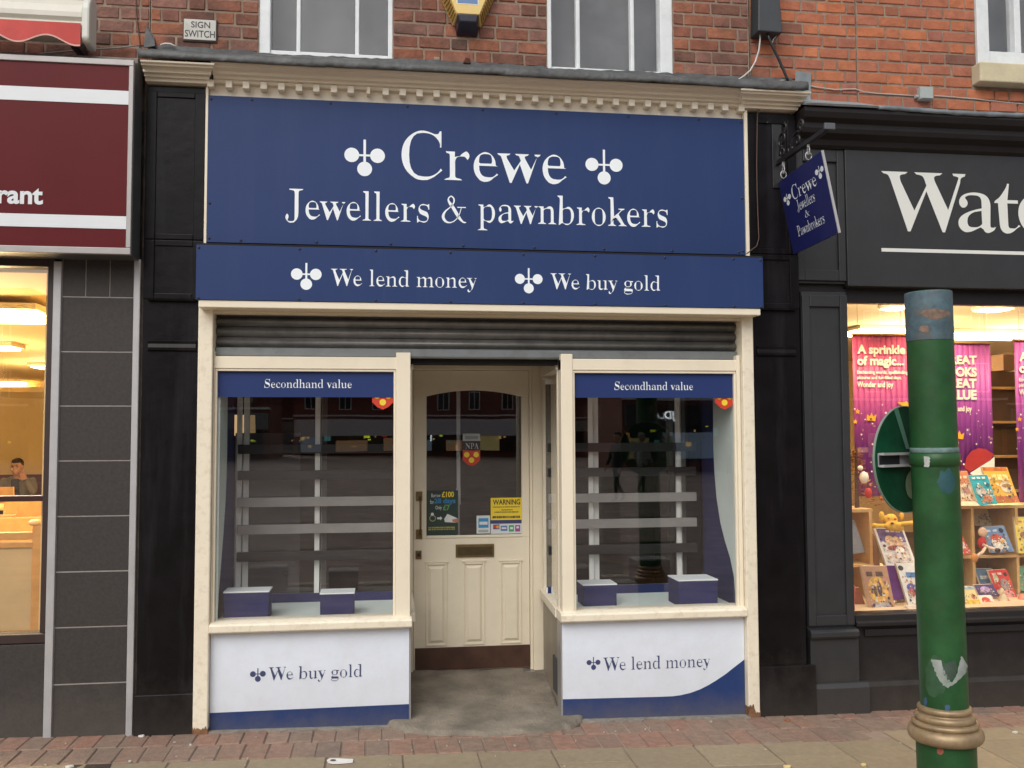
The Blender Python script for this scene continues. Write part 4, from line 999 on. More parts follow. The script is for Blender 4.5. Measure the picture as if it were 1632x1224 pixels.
box('metal_strip', ALUT, rs, -1.2995, -1.266, -.024, .10, G(-1.3)-.02, 2.52, .004)
box('riser', TILE, rs, -4.2, -1.7025, -.004, .10, G(-2)-.02, W(40, 1027, 0)[1], .002)
wf = MB().box(-4.2, -1.7025, .0, .10, W(40, 1026, 0)[1]+.001, W(40, 1011, 0)[1]).build('window_frame', BROWN, rs, .003)
box('jamb', BROWN, wf, -1.738, -1.7026, .001, .10, W(40, 1010, 0)[1]+.001, 2.60, .003)
box('head_bar', BROWN, wf, -4.2, -1.7385, .001, .10, W(40, 424, 0)[1], W(40, 411, 0)[1], .003)
box('window_bar', mat('maroon_bar', (.035,.008,.008), .4, .1), wf, -4.2, -1.7385, .02, .07, W(40, 799, .03)[1], W(40, 790, .03)[1], .003)
box('pane', GLASS, rs, -4.2, -1.7386, .045, .051, W(40, 1010, 0)[1], 2.60, 0)
# restaurant room
RW_ = mat('warm_cream_wall', (.62,.47,.24), .8, .06, 2)
RC = mat('warm_ceiling', (.78,.60,.30), .8, .05, 2)
rroom = MB().box(-11, -1.76, 10.3, 10.4, -.1, 2.6).box(-11.1, -11, .11, 10.4, -.1, 2.6).box(-1.78, -1.74, .11, 10.3, -.1, 2.6).build('restaurant_walls', RW_)
tag(rroom, kind='structure')
tag(MB().box(-11, -1.78, .12, 10.3, 2.46, 2.6).build('restaurant_ceiling', RC), kind='structure')
tag(MB().box(-11, -1.78, .11, 10.3, -.02, .06).build('restaurant_floor', mat('tan_floor', (.35,.22,.10), .6, .15, 2)), kind='structure')
tag(MB().prof([(10.29,2.20),(10.0,2.28),(10.0,2.36),(10.29,2.37)], -11, -1.79).build('restaurant_cornice', RC), kind='structure')
tag(MB().box(-11, -1.79, 10.26, 10.29, .3, W(60, 757, 10)[1]).build('restaurant_dado', mat('dark_red_dado', (.10,.018,.012), .6, .1)), kind='structure')
TUBE = glow('warm_tube_light', (1.0, .78, .42), 24.0)
def lamp(parent, p, e, col=(1, .74, .38), size=.25):
    l = bpy.data.lights.new('tube_glow', 'POINT'); l.energy = e; l.color = col; l.shadow_soft_size = size
    o = bpy.data.objects.new('lamp', l); COL.objects.link(o); o.parent = parent; o.location = Vector(p)-wl(parent)
def strip_light(px0, px1, py, zc_, wd, lab):
    d = fw+rt*((px0-816)/FPX)-upv*((py-612)/FPX); t = (zc_-CAM.z)/d.z; Y = CAM.y+d.y*t
    x0 = W(px0, py, Y)[0]; x1 = W(px1, py, Y)[0]
    l = thing('ceiling_light', ((x0+x1)/2, Y, zc_), lab, 'ceiling light', 'strip lights on the restaurant ceiling')
    box('housing', mat('white_housing', (.7,.65,.5), .5), l, x0-.03, x1+.03, Y-wd/2-.03, Y+wd/2+.03, zc_+.02, zc_+.06, .004)
    box('diffuser', TUBE, l, x0, x1, Y-wd/2, Y+wd/2, zc_, zc_+.0199, .01)
    lamp(l, ((x0+x1)/2, Y, zc_-.35), 75)
strip_light(-190, 79, 505, 2.36, .62, 'long bright strip light nearest the restaurant window')
strip_light(-130, 24, 556, 2.40, .30, 'second strip light on the restaurant ceiling, ending left of the smoke detector')
strip_light(57, 130, 587, 2.40, .35, 'short strip light at the right of the restaurant ceiling')
strip_light(-160, 46, 612, 2.42, .8, 'farthest long strip light on the restaurant ceiling')
strip_light(-520, -230, 530, 2.38, .4, 'strip light at the far left of the restaurant ceiling')
sdx, sdy = W(54, 446, 1.2); sdx = W(54, 447, 1.35)[0]
sdet = MB().lathe([(.0, -.045), (.028, -.045), (.034, -.03), (.055, -.028), (.06, -.01), (.075, -.008), (.075, 0)], (sdx-.25, .95+.05*0, 2.4595), 20).build('smoke_detector', mat('cream_plastic', (.55,.42,.22), .5), None, 0, True)
tag(sdet, 'round smoke detector on the restaurant ceiling near the window', 'smoke detector')
CW = mat('orange_wood', (.50,.27,.08), .5, .15, 12)
def make_chair(loc, rz, lab):
    t = thing('wooden_chair', (0, 0, 0), lab, 'chair', 'wooden chairs in the restaurant')
    box('seat', CW, t, -.21, .21, -.20, .20, .43, .46, .008)
    for x in (-.19, .19):
        MB().tube([(x, -.18, 0), (x, -.17, .43)], [.014, .018], 8).build('leg', CW, t)
        MB().tube([(x, .19, 0), (x, .18, .45), (x, .23, .92)], [.015, .018, .015], 8).build('leg', CW, t)
    b = MB().box(-.18, .18, .205, .225, .72, .92); b.build('backrest', CW, t, .006)
    for x in (-.09, 0, .09): box('slat', CW, t, x-.02, x+.02, .192, .204, .47, .74, .003)
    t.location = loc; t.rotation_euler = (0, 0, rz); return t
def copy_tree(o, loc, rz, lab):
    c = o.copy(); COL.objects.link(c); c.location = loc; c.rotation_euler = (0, 0, rz); c['label'] = lab
    for ch in o.children:
        d = ch.copy(); COL.objects.link(d); d.parent = c
        for g in ch.children:
            e = g.copy(); COL.objects.link(e); e.parent = d
    return c
def at_floor(px, Y): return W(px, 700, Y)[0]
ch0 = make_chair((at_floor(42, 2.6), 2.6, .06), 3.3, 'wooden chair nearest the window behind the cream booth screen')
copy_tree(ch0, (at_floor(12, 2.9), 2.9, .06), 3.0, 'wooden chair left of the nearest one, behind the cream booth screen')
copy_tree(ch0, (at_floor(60, 4.4), 4.4, .06), .2, 'wooden chair at the right end of the middle table in the restaurant')
copy_tree(ch0, (at_floor(20, 4.6), 4.6, .06), -.2, 'wooden chair on the far side of the middle table')
copy_tree(ch0, (at_floor(10, 7.4), 7.4, .06), 3.1, 'wooden chair in front of the table of the seated man')
TT = mat('yellow_table_top', (.75,.55,.22), .4, .05)
def make_table(loc, lab, h=.76, w_=.6):
    t = thing('cafe_table', (0, 0, 0), lab, 'table', 'tables in the restaurant')
    box('tabletop', TT, t, -w_, w_, -.35, .35, h-.035, h, .008)
    MB().tube([(0, 0, .02), (0, 0, h-.035)], .035, 10).build('pedestal', BROWN, t); MB().lathe([(.25, 0), (.25, .015), (.05, .03)], (0, 0, 0), 18).build('foot', BROWN, t)
    t.location = loc; return t
tb0 = make_table((at_floor(20, 3.8), 3.8, .06), 'nearest yellow topped table in the restaurant')
copy_tree(tb0, (at_floor(45, 6.2), 6.2, .06), 0, 'yellow topped table in the middle of the restaurant')
tb2 = make_table((at_floor(22, 8.85), 8.75, .06), 'table at which the man in the grey jacket leans', .70, .9)
MAT_SC = mat('cream_screen', (.50,.38,.20), .5, .08, 4)
bsn = thing('booth_screen', (W(30, 900, .5)[0], .5, .06), 'cream booth screen with a knobbed post just inside the restaurant window', 'screen')
def bx(nm, ma, par, a, b, Y, d, bev=.004):
    (x0, z1), (x1, z0) = W(*a, Y), W(*b, Y); return box(nm, ma, par, x0, x1, Y, Y+d, z0, z1, bev)
bx('panel', MAT_SC, bsn, (-60, 874), (62, 1004), .5, .02)
bx('top_rail', CW, bsn, (-60, 850), (52, 860), .49, .04); bx('lower_rail', CW, bsn, (-60, 866), (56, 873), .49, .04)
bx('post', CW, bsn, (51.5, 838), (62, 1024), .485, .05)
k_ = W(57, 834, .51); MB().lathe([(.012, -.03), (.016, -.015), (.036, -.005), (.040, .008), (.026, .020), (0.004, .024)], (k_[0], .51, k_[1]), 16).build('knob', mat('pale_wood_knob', (.7,.48,.22), .4), bsn, 0, True)
for i in range(6): bx('foot', CW, bsn, (-36+i*16, 1004.3), (-29+i*16, 1040), .5, .02, .002)

# ------------------------------------------------------------------ people
SKIN = mat('skin', (.45,.24,.15), .5, .06, 20); HAIR = mat('dark_hair', (.012,.008,.006), .6, .3, 60)
def skin_mesh(name, J, E_, material, parent, sub=2):
    ks = list(J); me = bpy.data.meshes.new(name); o0 = wl(parent)
    me.from_pydata([tuple(J[k][0]) for k in ks], [(ks.index(a), ks.index(b)) for a, b in E_], [])
    o = bpy.data.objects.new(name, me); COL.objects.link(o); o.parent = parent
    md = o.modifiers.new('skin', 'SKIN'); 
    for i, k in enumerate(ks):
        r = J[k][1]; me.skin_vertices[0].data[i].radius = (r, r) if not isinstance(r, tuple) else r
        me.skin_vertices[0].data[i].use_root = (i == 0)
    md.use_smooth_shade = True
    s = o.modifiers.new('sub', 'SUBSURF'); s.levels = sub; s.render_levels = sub
    me.materials.append(material); return o
def blob(name, mb, material, parent, vox=.006, sm=6):
    o = mb.build(name, material, parent, 0, True)
    r = o.modifiers.new('merge', 'REMESH'); r.mode = 'VOXEL'; r.voxel_size = vox; r.use_smooth_shade = True
    s = o.modifiers.new('soft', 'SMOOTH'); s.iterations = sm; s.factor = .5
    return o
def head(parent, c, hairmat=HAIR, hat=None):
    """c: centre of the head, facing -y"""
    x, y, z = c; b = MB()
    b.ball((x, y+.01, z+.02), (.076, .095, .100), 20, 14).ball((x, y-.025, z-.055), (.055, .065, .062), 16, 10)
    b.ball((x, y-.098, z-.012), (.013, .022, .024), 10, 8).ball((x, y-.082, z-.060), (.026, .014, .008), 10, 6)
    for s in (-1, 1):
        b.ball((x+s*.080, y+.01, z-.005), (.012, .02, .032), 10, 8); b.ball((x+s*.032, y-.078, z+.030), (.024, .014, .010), 8, 6)
        b.ball((x+s*.045, y-.060, z-.030), (.024, .022, .025), 8, 6)
    b.tube([(x, y+.03, z-.16), (x, y+.012, z-.04)], .052, 12)
    h = blob('head', b, SKIN, parent, .0065, 3)
    e = MB()
    for s in (-1, 1): e.ball((x+s*.031, y-.083, z+.006), (.012, .008, .007), 8, 6)
    e.build('eyes', INK, h)
    hr = MB().ball((x, y+.028, z+.045), (.083, .093, .088), 18, 12).ball((x, y-.045, z+.085), (.060, .048, .034), 12, 8)
    for s in (-1, 1): hr.ball((x+s*.031, y-.089, z+.029), (.018, .006, .005), 8, 6)
    blob('hair', hr, hairmat, h, .007, 2)
    return h
def hand(parent, c, d, up_=(0, 0, 1), s=1.0):
    """five bent fingers on a palm; d is the way the fingers point"""
    c = Vector(c); d = Vector(d).normalized(); u = Vector(up_); sd_ = d.cross(u).normalized(); n = sd_.cross(d).normalized(); b = MB()
    b.hexa([c+sd_*a*.038*s+n*e*.012*s for a, e in ((-1, -1), (1, -1), (1, 1), (-1, 1))], [c+d*.085*s+sd_*a*.042*s+n*e*.010*s for a, e in ((-1, -1), (1, -1), (1, 1), (-1, 1))])
    for i, (o_, l) in enumerate(((-.033, .065), (-.011, .078), (.011, .072), (.032, .055))):
        p0 = c+d*.078*s+sd_*o_*s; b.tube([p0, p0+d*l*.5*s-n*.006*s, p0+d*l*.85*s-n*.022*s], [.0095*s, .0085*s, .007*s], 7)
    p0 = c+d*.02*s-sd_*.035*s; b.tube([p0, p0+(d*.6-sd_*.8)*.035*s, p0+(d*1.2-sd_*.9)*.05*s], [.012*s, .010*s, .008*s], 7)
    return blob('hand', b, SKIN, parent, .005, 1)
mx_, my_ = at_floor(31, 9.2), 9.25
man = thing('person', (mx_, my_, .06), 'man in a grey jacket seated in the restaurant, cheek resting on one hand', 'person')
hz = W(32, 744, my_)[1]; JK = mat('grey_jacket', (.15,.135,.11), .8, .12, 20); TR = mat('dark_trousers', (.03,.03,.035), .8)
V_ = Vector
skin_mesh('body', {'pelvis': (V_((0, .05, .50)), (.12, .10)), 'belly': (V_((0, .02, .68)), .11), 'chest': (V_((0, -.04, .87)), .12), 'neck': (V_((0, -.08, .97)), .05),
    'hl': (V_((-.10, 0, .48)), .075), 'kl': (V_((-.13, -.42, .50)), .055), 'al': (V_((-.13, -.40, .10)), .04), 'tl': (V_((-.13, -.52, .04)), .035),
    'hr': (V_((.10, 0, .48)), .075), 'kr': (V_((.13, -.42, .50)), .055), 'ar': (V_((.13, -.40, .10)), .04), 'tr': (V_((.13, -.52, .04)), .035)},
    [('pelvis', 'belly'), ('belly', 'chest'), ('chest', 'neck'), ('pelvis', 'hl'), ('hl', 'kl'), ('kl', 'al'), ('al', 'tl'), ('pelvis', 'hr'), ('hr', 'kr'), ('kr', 'ar'), ('ar', 'tr')], TR, man)
skin_mesh('jacket', {'b': (V_((0, .03, .62)), (.155, .125)), 'c': (V_((0, -.04, .86)), (.165, .125)), 'n': (V_((0, -.07, .955)), .075),
    'sl': (V_((-.19, -.05, .90)), .072), 'el': (V_((-.30, -.26, .74)), .056), 'wl': (V_((-.10, -.40, .745)), .042),
    'sr': (V_((.19, -.05, .90)), .072), 'er': (V_((.30, -.30, .745)), .056), 'wr': (V_((.155, -.20, .93)), .038)},
    [('b', 'c'), ('c', 'n'), ('c', 'sl'), ('sl', 'el'), ('el', 'wl'), ('c', 'sr'), ('sr', 'er'), ('er', 'wr')], JK, man)
hd_ = head(man, (mx_, my_-.12, hz)); hand(man, (mx_+.135, my_-.20, .99), (-.35, 0, .95), (0, -1, 0)); hand(man, (mx_-.10, my_-.42, .80), (1, -.2, 0))
box('collar', mat('dark_scarf', (.03,.03,.035), .8), man, mx_-.05, mx_+.05, my_-.205, my_-.15, .84, 1.0, .02)
def walker(name, x, y, rz, lab, coat, trous, hairm=HAIR, skirt=False, sc=1.0):
    t = thing(name, (0, 0, 0), lab, 'person', 'people walking in the street behind the camera')
    skin_mesh('body', {'p': (V_((0, 0, .93)), (.13, .10)), 'c': (V_((0, 0, 1.30)), (.13, .09)), 'n': (V_((0, 0, 1.50)), .05),
        'hl': (V_((-.09, 0, .88)), .085), 'kl': (V_((-.10, -.12, .50)), .06), 'al': (V_((-.10, -.10, .10)), .04), 'tl': (V_((-.10, -.24, .05)), .035),
        'hr': (V_((.09, 0, .88)), .085), 'kr': (V_((.10, .06, .50)), .06), 'ar': (V_((.10, .26, .14)), .04), 'tr': (V_((.10, .16, .04)), .035)},
        [('p', 'c'), ('c', 'n'), ('p', 'hl'), ('hl', 'kl'), ('kl', 'al'), ('al', 'tl'), ('p', 'hr'), ('hr', 'kr'), ('kr', 'ar'), ('ar', 'tr')], trous, t, 1)
    skin_mesh('coat', {'h': (V_((0, 0, .72)), (.20, .16)), 'w': (V_((0, 0, 1.02)), (.17, .13)), 'c': (V_((0, 0, 1.33)), (.17, .12)), 'n': (V_((0, 0, 1.47)), .07),
        'sl': (V_((-.20, 0, 1.38)), .07), 'el': (V_((-.26, .06, 1.12)), .055), 'wl': (V_((-.24, -.06, .90)), .042),
        'sr': (V_((.20, 0, 1.38)), .07), 'er': (V_((.26, -.04, 1.12)), .055), 'wr': (V_((.22, -.18, .94)), .042)},
        [('h', 'w'), ('w', 'c'), ('c', 'n'), ('c', 'sl'), ('sl', 'el'), ('el', 'wl'), ('c', 'sr'), ('sr', 'er'), ('er', 'wr')], coat, t, 1)
    head(t, (0, 0, 1.63), hairm); hand(t, (-.24, -.08, .87), (0, -.3, -1), (1, 0, 0)); hand(t, (.22, -.20, .91), (0, -.3, -1), (1, 0, 0))
    t.location = (x, y, G(x)); t.rotation_euler = (0, 0, rz); t.scale = (sc, sc, sc)
walker('person', 7.2, -19, 1.2, 'woman in a long white coat crossing the street', mat('white_coat', (.55,.55,.55), .8), TR, mat('grey_hair', (.4,.38,.36), .7))
walker('person', 5.8, -17.5, -1.9, 'person in a dark coat crossing the street', mat('dark_coat', (.02,.02,.025), .8), TR)
walker('person', 16.5, -38, .3, 'person in a black jacket standing by the lit shop windows', _m['dark_coat'], TR)
walker('person', 13.0, -36, 2.8, 'person in a purple jacket walking past the shops opposite', mat('purple_coat', (.12,.05,.10), .8), TR)

# ================================================================== RESTAURANT SIGN AND AWNING
rg_ = thing('restaurant_sign', (-2.6, -.1, 3.0), 'maroon fascia sign with white stripes ending in rant, above the restaurant window', 'shop sign')
box('face', MAROON, rg_, -4.2, -1.2975, -.196, -.180, 2.540, 3.500, 0)
fb = box('frame', mat('brushed_frame', (.36,.345,.34), .45, .06, 10, metal=.3), rg_, -4.2, -1.2735, -.205, -.175, 3.4955, 3.5260, .003)
box('frame_side', _m['brushed_frame'], rg_, -1.2970, -1.2735, -.205, -.175, 2.5445, 3.4950, .003); box('frame_bottom', _m['brushed_frame'], rg_, -4.2, -1.2735, -.205, -.175, 2.510, 2.544, .003)
box('casing', mat('grey_casing', (.075,.08,.082), .5, .12, 6, dirt=.4, dirtcol=(.16,.13,.11), dscale=6), rg_, -4.2, -1.2750, -.1745, -.01, 2.512, 3.522, .002)
WS = mat('white_stripe', (.68,.72,.75), .35, .03)
box('stripe', WS, rg_, -4.2, -1.2978, -.1985, -.1965, 3.292, 3.364, 0); box('stripe', WS, rg_, -4.2, -1.2978, -.1985, -.1965, 2.642, 2.708, 0)
V, F = letters('Restaurant', False, .75, .03); lo, hi = V.min(0), V.max(0)
z0r, z1r = W(40, 325.5, -.199)[1], W(62, 299, -.199)[1]; sc_ = (z1r-z0r)/.745*1.0
capz = (hi[1]-lo[1]); sc_ = (z1r-z0r)/(capz*.90); x1r = W(68.5, 312, -.199)[0]
text('lettering', 'Restaurant', WS, rg_, x1r-(hi[0]-lo[0])*sc_*1.02, x1r, z0r, z0r+capz*sc_, -.1985, serif=False, offset=.03)
lg = MB().prof([(-.10,3.527),(-.12,3.545),(-.11,3.575),(.0,3.60),(.058,3.615),(.058,3.527)], -4.2, -1.275)
tag(lg.build('ledge', mat('weathered_ledge', (.20,.18,.16), .8, .4, 9, bump=.8, bscale=20, dirt=.7, dirtcol=(.06,.05,.045), dscale=6), None, .004), 'weathered grey ledge between the maroon sign and the brown brick wall', 'ledge')
aw = thing('awning', (-2.6, -.2, 3.6), 'folded awning in a cream cassette with a red scalloped valance above the maroon sign', 'awning')
CC = mat('cream_cassette', (.60,.585,.51), .4, .05, 5, dirt=.3, dirtcol=(.35,.32,.26), dscale=3)
ax1 = W(130, 40, -.22)[0]
MB().prof([(-.10,3.84),(-.18,3.84),(-.205,3.80),(-.215,3.76),(-.215,3.735),(-.200,3.715),(-.207,3.709),(-.220,3.695),(-.220,3.650),(-.205,3.640),(-.10,3.640)], -4.2, ax1).build('cassette', CC, aw, .004)
MB().prof([(-.095,3.86),(-.19,3.86),(-.222,3.81),(-.228,3.78),(-.228,3.622),(-.21,3.604),(-.095,3.60)], ax1+.0005, W(143, 40, -.22)[0]).build('end_cap', mat('cream_end_cap', (.62,.63,.58), .4, .04), aw, .010)
VR = mat('red_awning_cloth', (.50,.065,.055), .75, .08, 12, bump=.3, bscale=90)
xv1 = W(128, 50, -.235)[0]; vm = MB(); n = 160; per = .282; hem = MB()
def vz(x): return W(100, 63, -.235)[1]+.024*math.cos((x-xv1+.018)*2*math.pi/per+math.pi)
def vy(x, k): return -.232-.010*math.sin(x*9)*k-.008*k
for i in range(n):
    a = -3.9+(xv1+3.9)*i/n; b = -3.9+(xv1+3.9)*(i+1)/n
    vm.add([(a, vy(a, 1), vz(a)), (b, vy(b, 1), vz(b)), (b, vy(b, 0), (W(100, 35, -.235)[1])), (a, vy(a, 0), (W(100, 35, -.235)[1])), (a, vy(a, 1)+.003, vz(a)), (b, vy(b, 1)+.003, vz(b)), (b, vy(b, 0)+.003, (W(100, 35, -.235)[1])), (a, vy(a, 0)+.003, (W(100, 35, -.235)[1]))], [(0, 1, 2, 3), (4, 7, 6, 5), (0, 4, 5, 1)])
    hem.add([(a, vy(a, 1)-.0015, vz(a)-.006), (b, vy(b, 1)-.0015, vz(b)-.006), (b, vy(b, 1)-.0015, vz(b)+.002), (a, vy(a, 1)-.0015, vz(a)+.002)], [(0, 1, 2, 3)])
va = vm.build('valance', VR, aw); hem.build('hem', mat('pink_hem', (.62,.35,.30), .7), va)
box('arm_bracket', IRON, aw, -1.62, -1.58, -.0945, .06, 3.62, 3.70, .004)

# ================================================================== RIGHT: BOOKSHOP
bk = thing('bookshop_front', (3.3, .05, 0), 'charcoal painted bookshop front with white fascia lettering starting Wat', 'shopfront')
XR = 6.6
box('backing', CHARD, bk, 2.43, 2.75, .06, .30, G(2.5)-.05, 3.35, 0)
pst = box('pilaster', CHAR, bk, 2.452, 2.735, .030, .0595, .45, 2.42, .003)
for a, b, c, d in ((2.452, 2.50, .47, 2.40), (2.687, 2.735, .47, 2.40)): box('moulding', CHAR, pst, a+.001, b, .014, .0295, c, d, .004)
box('moulding', CHAR, pst, 2.5005, 2.6865, .014, .0295, .47, .53, .004); box('moulding', CHAR, pst, 2.5005, 2.6865, .014, .0295, 2.33, 2.40, .004)
MB().prof([(.06,.40),(-.015,.40),(-.025,.415),(-.025,.44),(-.01,.452),(.06,.462)], 2.448, 2.742).build('pilaster_ledge', CHAR, bk, .003)
box('pilaster_base', CHAR, bk, 2.452, 2.748, .0, .058, G(2.6)-.04, .3995, .003)
MB().prof([(.057,G(2.6)-.04),(-.035,G(2.6)-.04),(-.035,.125),(-.020,.15),(-.001,.155)], 2.452, 2.792).build('pilaster_plinth', CHAR, bk, .003)
hp = box('pilaster_head', CHAR, bk, 2.43, 2.735, .030, .0595, 2.47, 3.35, .003)
for a, b, c, d in ((2.43, 2.475, 2.485, 3.30), (2.688, 2.735, 2.485, 3.30), (2.4755, 2.6875, 2.485, 2.55), (2.4755, 2.6875, 3.20, 3.30)): box('moulding', CHAR, hp, a+.001, b, .013, .0295, c, d, .004)
fbd = box('fascia_board', CHAR, bk, 2.7365, XR, .004, .0595, 2.455, 3.33, .004)
MB().prof([(.06,3.27),(.0,3.275),(-.02,3.29),(-.03,3.32),(-.075,3.345),(-.085,3.37),(-.085,3.40),(-.12,3.42),(-.135,3.45),(-.135,3.475),(.06,3.475)], 2.425, XR).build('cornice', CHARD, bk, .002)
lr = bmesh.new(); rows = []; rr = random.Random(11)
for i in range(90):
    x = 2.872+(XR-2.872)*i/89; rows.append([lr.verts.new((x, y+rr.uniform(-.003, .003), z+rr.uniform(-.003, .003)+.006*math.sin(x*5)-.004*(x-2.9)*0)) for y, z in ((-.137, 3.468), (-.142, 3.490), (-.10, 3.502), (.03, 3.530), (.078, 3.548), (.079, 3.562))])
for i in range(89):
    for k in range(5): lr.faces.new((rows[i][k], rows[i+1][k], rows[i+1][k+1], rows[i][k+1]))
me = bpy.data.meshes.new('lead_capping'); lr.to_mesh(me); lr.free(); me.materials.append(mat('grey_blue_lead', (.17,.20,.22), .5, .25, 9, bump=.6, bscale=20, dirt=.5, dirtcol=(.07,.08,.09), dscale=7)); me.polygons.foreach_set('use_smooth', [True]*len(me.polygons))
o = bpy.data.objects.new('lead_capping', me); COL.objects.link(o); o.parent = bk; o.location = -wl(bk); q = o.modifiers.new('t', 'SOLIDIFY'); q.thickness = .006; q.offset = 1
MB().hexa([(2.425, -.15, 3.478), (2.871, -.15, 3.478), (2.871, -.16, 3.49), (2.425, -.16, 3.49)], [(2.425, .094, 3.570), (2.871, .094, 3.562), (2.871, .094, 3.600), (2.425, .094, 3.606)]).build('lead_apron', LEADL, bk, .002)
Yt = .0025
V, F = letters('Waterstones', True, .35); lo, hi = V.min(0), V.max(0)
xw = W(1404, 271, Yt)[0]; zt_w = W(1470, 275, Yt)[1]; zb_w = W(1495, 370, Yt)[1]
Vw, _f = letters('W', True, .35); hW = Vw[:, 1].max()-Vw[:, 1].min(); s_ = (zt_w-zb_w)/hW
sxw = (W(1539, 280, Yt)[0]-xw)/(Vw[:, 0].max()-Vw[:, 0].min())
LT = mat('cream_white_letter', (.70,.72,.68), .4, .03)
zlo = zb_w-s_*(Vw[:, 1].min()-lo[1])
text('lettering', 'W', LT, bk, xw, W(1539, 280, Yt)[0], zb_w, zt_w, Yt, thin=.3)
xe = W(1682, 340, Yt)[0]; Vr, _f = letters('rstones', True, .3); Ve, _f = letters('e', True, .3)
ke = (W(1677, 340, Yt)[0]-W(1623, 340, Yt)[0])/(Ve[:, 0].max()-Ve[:, 0].min())
za0, za1, zx = W(1560, 371, Yt)[1], W(1606, 293, Yt)[1], W(1560, 307, Yt)[1]
for ch_, l_, r_, t_ in (('a', 1527, 1587, zx), ('t', 1585, 1626, za1), ('e', 1623, 1677, zx)): text('lettering', ch_, LT, bk, W(l_, 340, Yt)[0], W(r_, 340, Yt)[0], za0, t_, Yt, thin=.3)
text('lettering', 'rstones', LT, bk, xe, xe+(Vr[:, 0].max()-Vr[:, 0].min())*ke, za0, za1-.004, Yt, thin=.3)
box('rule_line', LT, bk, W(1405, 400, Yt)[0], XR, .002, .0035, 2.665, 2.686, 0)
box('leak_filler', CHARD, bk, 2.7365, XR, .0600, .078, 2.445, 2.52, 0)  # filler added to stop room light leaking between fascia and window head
# window head, sill, riser
box('window_head', CHARD, bk, 2.7365, XR, .075, .14, 2.365, 2.4545, .003)
box('window_frame', CHARD, bk, 2.7365, 2.752, .05, .14, .530, 2.3645, .003)
box('pane', GLASS, bk, 2.7525, XR, .10, .106, .525, 2.364, 0)
MB().prof([(.14,.455),(.02,.455),(.0,.462),(.0,.482),(.018,.490),(.022,.522),(.14,.526)], 2.7425, XR).build('window_sill', CHARD, bk, .003)
box('riser', CHARD, bk, 2.749, XR, .04, .14, G(3)-.06, .4545, .002)
MB().box(2.80, XR, .022, .0395, .40, .44).build('riser_moulding', CHARD, bk, .004); MB().prof([(.0395,G(3)-.06),(.008,G(3)-.06),(.008,.115),(.02,.14),(.0395,.145)], 2.793, XR).build('riser_plinth', CHARD, bk, .003)
# room
BWL = mat('bookshop_wall', (.55,.38,.18), .8, .06, 2)
tag(MB().box(2.76, 9, 9.0, 9.1, -.1, 2.9).box(9, 9.1, .11, 9.1, -.1, 2.9).box(2.70, 2.75, .145, 9, -.1, 2.9).build('bookshop_walls', BWL), kind='structure')
tag(MB().box(2.76, 9, .145, 9, 2.76, 2.9).build('bookshop_ceiling', mat('bookshop_ceiling', (.60,.50,.34), .8, .05)), kind='structure')
for k in range(7):
    pass
tag(MB().box(2.752, 9, .145, 1.25, .44, .512).build('display_deck', mat('pale_deck', (.62,.50,.36), .5, .08)), kind='structure')
tag(MB().box(2.76, 9, 1.25, 9, -.06, .02).build('bookshop_floor', mat('brown_carpet', (.10,.06,.035), .9)), kind='structure')
LAMP = glow('warm_spot', (1.0, .80, .45), 40.0)
def spot(px, py, zc_, r, lab):
    d = fw+rt*((px-816)/FPX)-upv*((py-612)/FPX); t = (zc_-CAM.z)/d.z; p = CAM+d*t
    l = thing('ceiling_spotlight', tuple(p), lab, 'ceiling light', 'spotlights in the bookshop ceiling')
    MB().lathe([(r*1.25, .0), (r*1.35, .02), (r*1.2, .08)], tuple(p), 18).build('housing', _m['white_housing'], l)
    MB().lathe([(.001, -.012), (r*.7, -.010), (r, -.002)], tuple(p), 18).build('lens', LAMP, l)
    lamp(l, (p.x, p.y-.1, p.z-.30), 45, (1, .76, .42), .12)
spot(1425, 492, 2.66, .10, 'bright spotlight in the bookshop ceiling left of the green post')
spot(1583, 494, 2.66, .13, 'bright spotlight in the bookshop ceiling right of the green post')
STRIPW = glow('warm_trough', (1.0, .76, .40), 26.0)
for (a, b, y_, lab) in ((1352, 1447, 532, 'left'), (1500, 1640, 537, 'right')):
    d = fw+rt*((a-816)/FPX)-upv*((y_-612)/FPX); t = (2.70-CAM.z)/d.z; Y = CAM.y+d.y*t
    x0, x1 = W(a, y_, Y)[0], W(b, y_, Y)[0]
    l = thing('trough_light', ((x0+x1)/2, Y, 2.70), f'long warm trough light far back in the bookshop, {lab} of the green post', 'ceiling light')
    box('housing', _m['white_housing'], l, x0-.05, x1+.05, Y-.35, Y+.35, 2.72, 2.755, .004); box('diffuser', STRIPW, l, x0, x1, Y-.3, Y+.3, 2.70, 2.7195, .004); lamp(l, ((x0+x1)/2, Y-.5, 2.3), 90, (1, .74, .42))
for x in (2.98, 3.75, 4.6):  # lamps added out of sight above the pane to brighten the display
    l = thing('added_fill_lamp', (x, .50, 2.62), f'{"left" if x < 3 else "middle" if x < 4 else "right"} added warm lamp, out of sight, brightening the bookshop window display', 'added light')
    MB().lathe([(.05, 0), (.055, .03), (.04, .12)], (x, .50, 2.62), 16).build('housing', _m['white_housing'], l); MB().lathe([(.001, -.006), (.045, -.003)], (x, .50, 2.62), 16).build('lens', LAMP, l)
    sp = bpy.data.lights.new('spot', 'SPOT'); sp.energy = 60; sp.spot_size = RAD(120); sp.spot_blend = .6; sp.shadow_soft_size = .06; sp.color = (1, .74, .42)
    s2 = bpy.data.objects.new('lamp', sp); COL.objects.link(s2); s2.parent = l; s2.location = (0, -.06, -.03); s2.rotation_euler = (RAD(-2), 0, 0)
